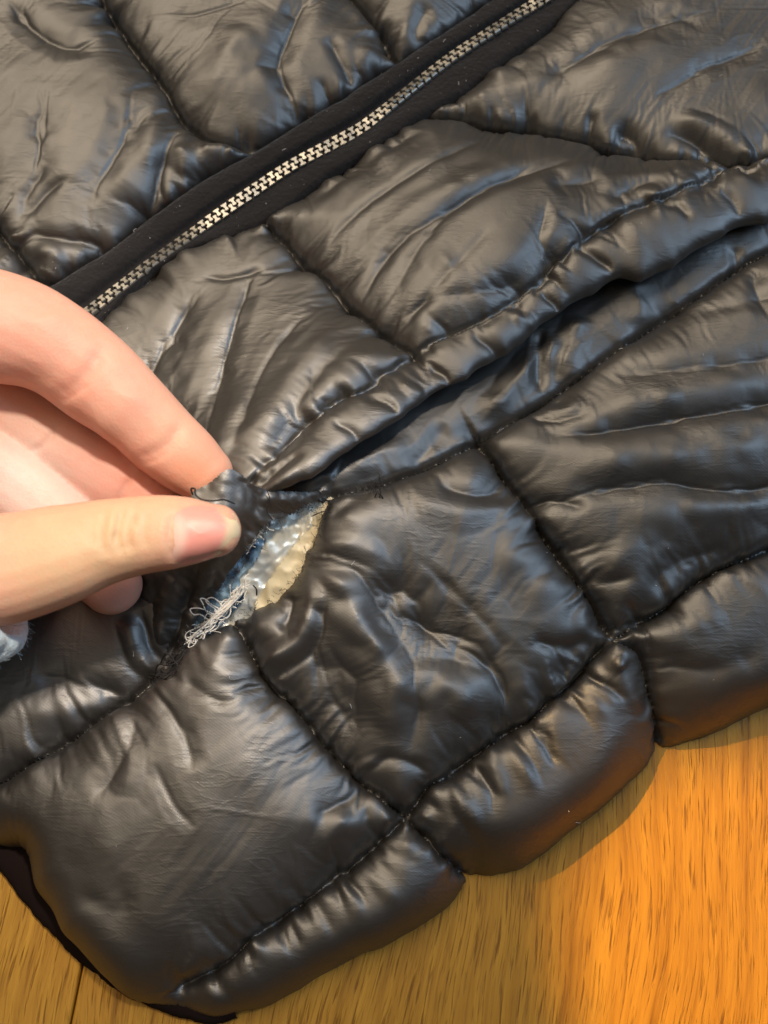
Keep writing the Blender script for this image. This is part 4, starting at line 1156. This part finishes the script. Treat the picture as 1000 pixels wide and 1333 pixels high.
for k in range(60):
    u = rng.random(); x = 342 - 24 * u + rng.normal() * 3; y = 683 + 33 * u + rng.normal() * 3
    wisp(at(x, y, (zt(x, y) + 1.6) * MM), np.array([-.5, -.8, .2]) + rng.normal(size=3) * .6, rng.uniform(.001, .003), .00006, .5)
o = mesh_np("white_fluff", FV, FF, WHITE, jacket); o['kind'] = 'stuff'
FV, FF = [], []
for X, S in ((XU, U), (XL, L_)):
    v = X.reshape(-1, 3)[np.where(S.mask & ~S.pin)[0]]
    for p in v[rng.integers(0, len(v), 42)]:
        wisp(p + [0, 0, 0.00022], np.array([rng.normal(), rng.normal(), 0.05]), rng.choice([.00025, .0005, .0014]), .00005, .5)
o = mesh_np("lint", FV, FF, LINT, jacket); o['kind'] = 'stuff'
# ================================================================== floor: oak planks
def oak():
    m, nt, b = nmat("oak_plank"); L = nt.links.new
    tc = N(nt, 'ShaderNodeTexCoord'); oi = N(nt, 'ShaderNodeObjectInfo')
    of = N(nt, 'ShaderNodeVectorMath', operation='ADD'); L(tc.outputs['Object'], of.inputs[0])
    sc_ = N(nt, 'ShaderNodeVectorMath', operation='SCALE'); sc_.inputs['Scale'].default_value = 3.7; 
    cx = N(nt, 'ShaderNodeCombineXYZ'); L(oi.outputs['Random'], cx.inputs[0]); L(oi.outputs['Random'], cx.inputs[1]); L(cx.outputs[0], sc_.inputs[0]); L(sc_.outputs[0], of.inputs[1])
    # slow sideways wander so the grain is not ruler straight
    wn = N(nt, 'ShaderNodeTexNoise', Scale=9.0, Detail=2.0); L(of.outputs[0], wn.inputs['Vector'])
    wa = N(nt, 'ShaderNodeVectorMath', operation='MULTIPLY_ADD'); wa.inputs[1].default_value = (0.022, 0, 0); L(wn.outputs['Color'], wa.inputs[0]); L(of.outputs[0], wa.inputs[2])

    def grain(sx, sy, det, rough=0.6):
        mp = N(nt, 'ShaderNodeMapping'); mp.inputs['Scale'].default_value = (sx, sy, 1); L(wa.outputs[0], mp.inputs[0])
        n = N(nt, 'ShaderNodeTexNoise', Scale=1.0, Detail=det, Roughness=rough); L(mp.outputs[0], n.inputs['Vector'])
        return n.outputs[0]
    g1 = grain(260, 6, 5); g2 = grain(750, 42, 4, 0.65); g3 = grain(1600, 80, 2); g4 = grain(30, 2.5, 3)
    r1 = N(nt, 'ShaderNodeValToRGB'); e = r1.color_ramp.elements
    e[0].position = 0.36; e[0].color = (0.22, 0.092, 0.009, 1); e[1].position = 0.62; e[1].color = (0.62, 0.335, 0.042, 1)
    q = e.new(0.48); q.color = (0.47, 0.235, 0.027, 1)
    ad = N(nt, 'ShaderNodeMath', operation='MULTIPLY_ADD'); ad.inputs[1].default_value = 0.5; L(g1, ad.inputs[0])
    h = N(nt, 'ShaderNodeMath', operation='MULTIPLY_ADD'); h.inputs[1].default_value = 0.3; L(g2, h.inputs[0])
    h2 = N(nt, 'ShaderNodeMath', operation='MULTIPLY'); h2.inputs[1].default_value = 0.2; L(g4, h2.inputs[0])
    L(h2.outputs[0], h.inputs[2]); L(h.outputs[0], ad.inputs[2]); L(ad.outputs[0], r1.inputs[0])
    # dark open pores
    pr_ = N(nt, 'ShaderNodeMapRange'); pr_.inputs[1].default_value = 0.52; pr_.inputs[2].default_value = 0.64; L(g3, pr_.inputs[0])
    mk = N(nt, 'ShaderNodeMapRange'); mk.inputs[1].default_value = 0.40; mk.inputs[2].default_value = 0.58; L(g2, mk.inputs[0])
    pm = N(nt, 'ShaderNodeMath', operation='MULTIPLY'); L(pr_.outputs[0], pm.inputs[0]); L(mk.outputs[0], pm.inputs[1])
    mx = N(nt, 'ShaderNodeMix', data_type='RGBA'); L(pm.outputs[0], mx.inputs[0]); L(r1.outputs[0], mx.inputs[6]); mx.inputs[7].default_value = (0.24, 0.105, 0.012, 1)
    hs = N(nt, 'ShaderNodeHueSaturation'); vv = N(nt, 'ShaderNodeMapRange'); vv.inputs[3].default_value = 0.78; vv.inputs[4].default_value = 0.95
    L(oi.outputs['Random'], vv.inputs[0]); L(vv.outputs[0], hs.inputs['Value']); L(mx.outputs[2], hs.inputs['Color'])
    L(hs.outputs[0], b.inputs['Base Color'])
    rr = N(nt, 'ShaderNodeMapRange'); rr.inputs[3].default_value = 0.38; rr.inputs[4].default_value = 0.55; L(g2, rr.inputs[0]); L(rr.outputs[0], b.inputs['Roughness'])
    b.inputs['Specular IOR Level'].default_value = 0.35
    bu = N(nt, 'ShaderNodeBump', Strength=0.3, Distance=0.0005); L(g2, bu.inputs['Height'])
    b2 = N(nt, 'ShaderNodeBump', Strength=0.5, Distance=0.0005); b2.invert = True; L(pm.outputs[0], b2.inputs['Height']); L(bu.outputs[0], b2.inputs['Normal'])
    L(b2.outputs[0], b.inputs['Normal'])
    return m


OAK = oak()
wood_floor = empty("floor"); wood_floor['kind'] = 'structure'; wood_floor['label'] = 'golden oak plank floor'
PW, PL = 0.205, 0.9
bm = bmesh.new()
bmesh.ops.create_cube(bm, size=1.0)
for v in bm.verts: v.co = Vector((v.co.x * (PW - 0.0005), v.co.y * (PL - 0.0005), v.co.z * 0.014 - 0.007))
top = [e for e in bm.edges if all(v.co.z > -0.001 for v in e.verts)]
bmesh.ops.bevel(bm, geom=top, offset=0.0006, segments=2, affect='EDGES', profile=0.5)
pm_ = bpy.data.meshes.new("plank"); bm.to_mesh(pm_); bm.free(); pm_.materials.append(OAK)
ANG = -math.radians(8.0)
j0 = at(99, 1295, 0.0)
dirv = np.array([-math.sin(ANG), math.cos(ANG)]); nrmv = np.array([math.cos(ANG), math.sin(ANG)])
for c in range(-3, 4):
    for r in range(-2, 2):
        u = (c + 0.5) * PW; v = (r + 0.5) * PL + ((c * 0.37) % 1) * PL - 0.05
        o = bpy.data.objects.new("plank", pm_); link(o, wood_floor)
        p = j0[:2] + nrmv * u + dirv * v
        o.location = (p[0], p[1], random.uniform(-0.00012, 0.00012)); o.rotation_euler = (0, 0, ANG + (math.pi if random.random() < 0.5 else 0))
sub = mesh_np("subfloor", [(-1.2, -1.2, -0.016), (1.2, -1.2, -0.016), (1.2, 1.2, -0.016), (-1.2, 1.2, -0.016)], [(0, 1, 2, 3)], BACK, None)
sub['kind'] = 'structure'
print("done", time.time() - _t)
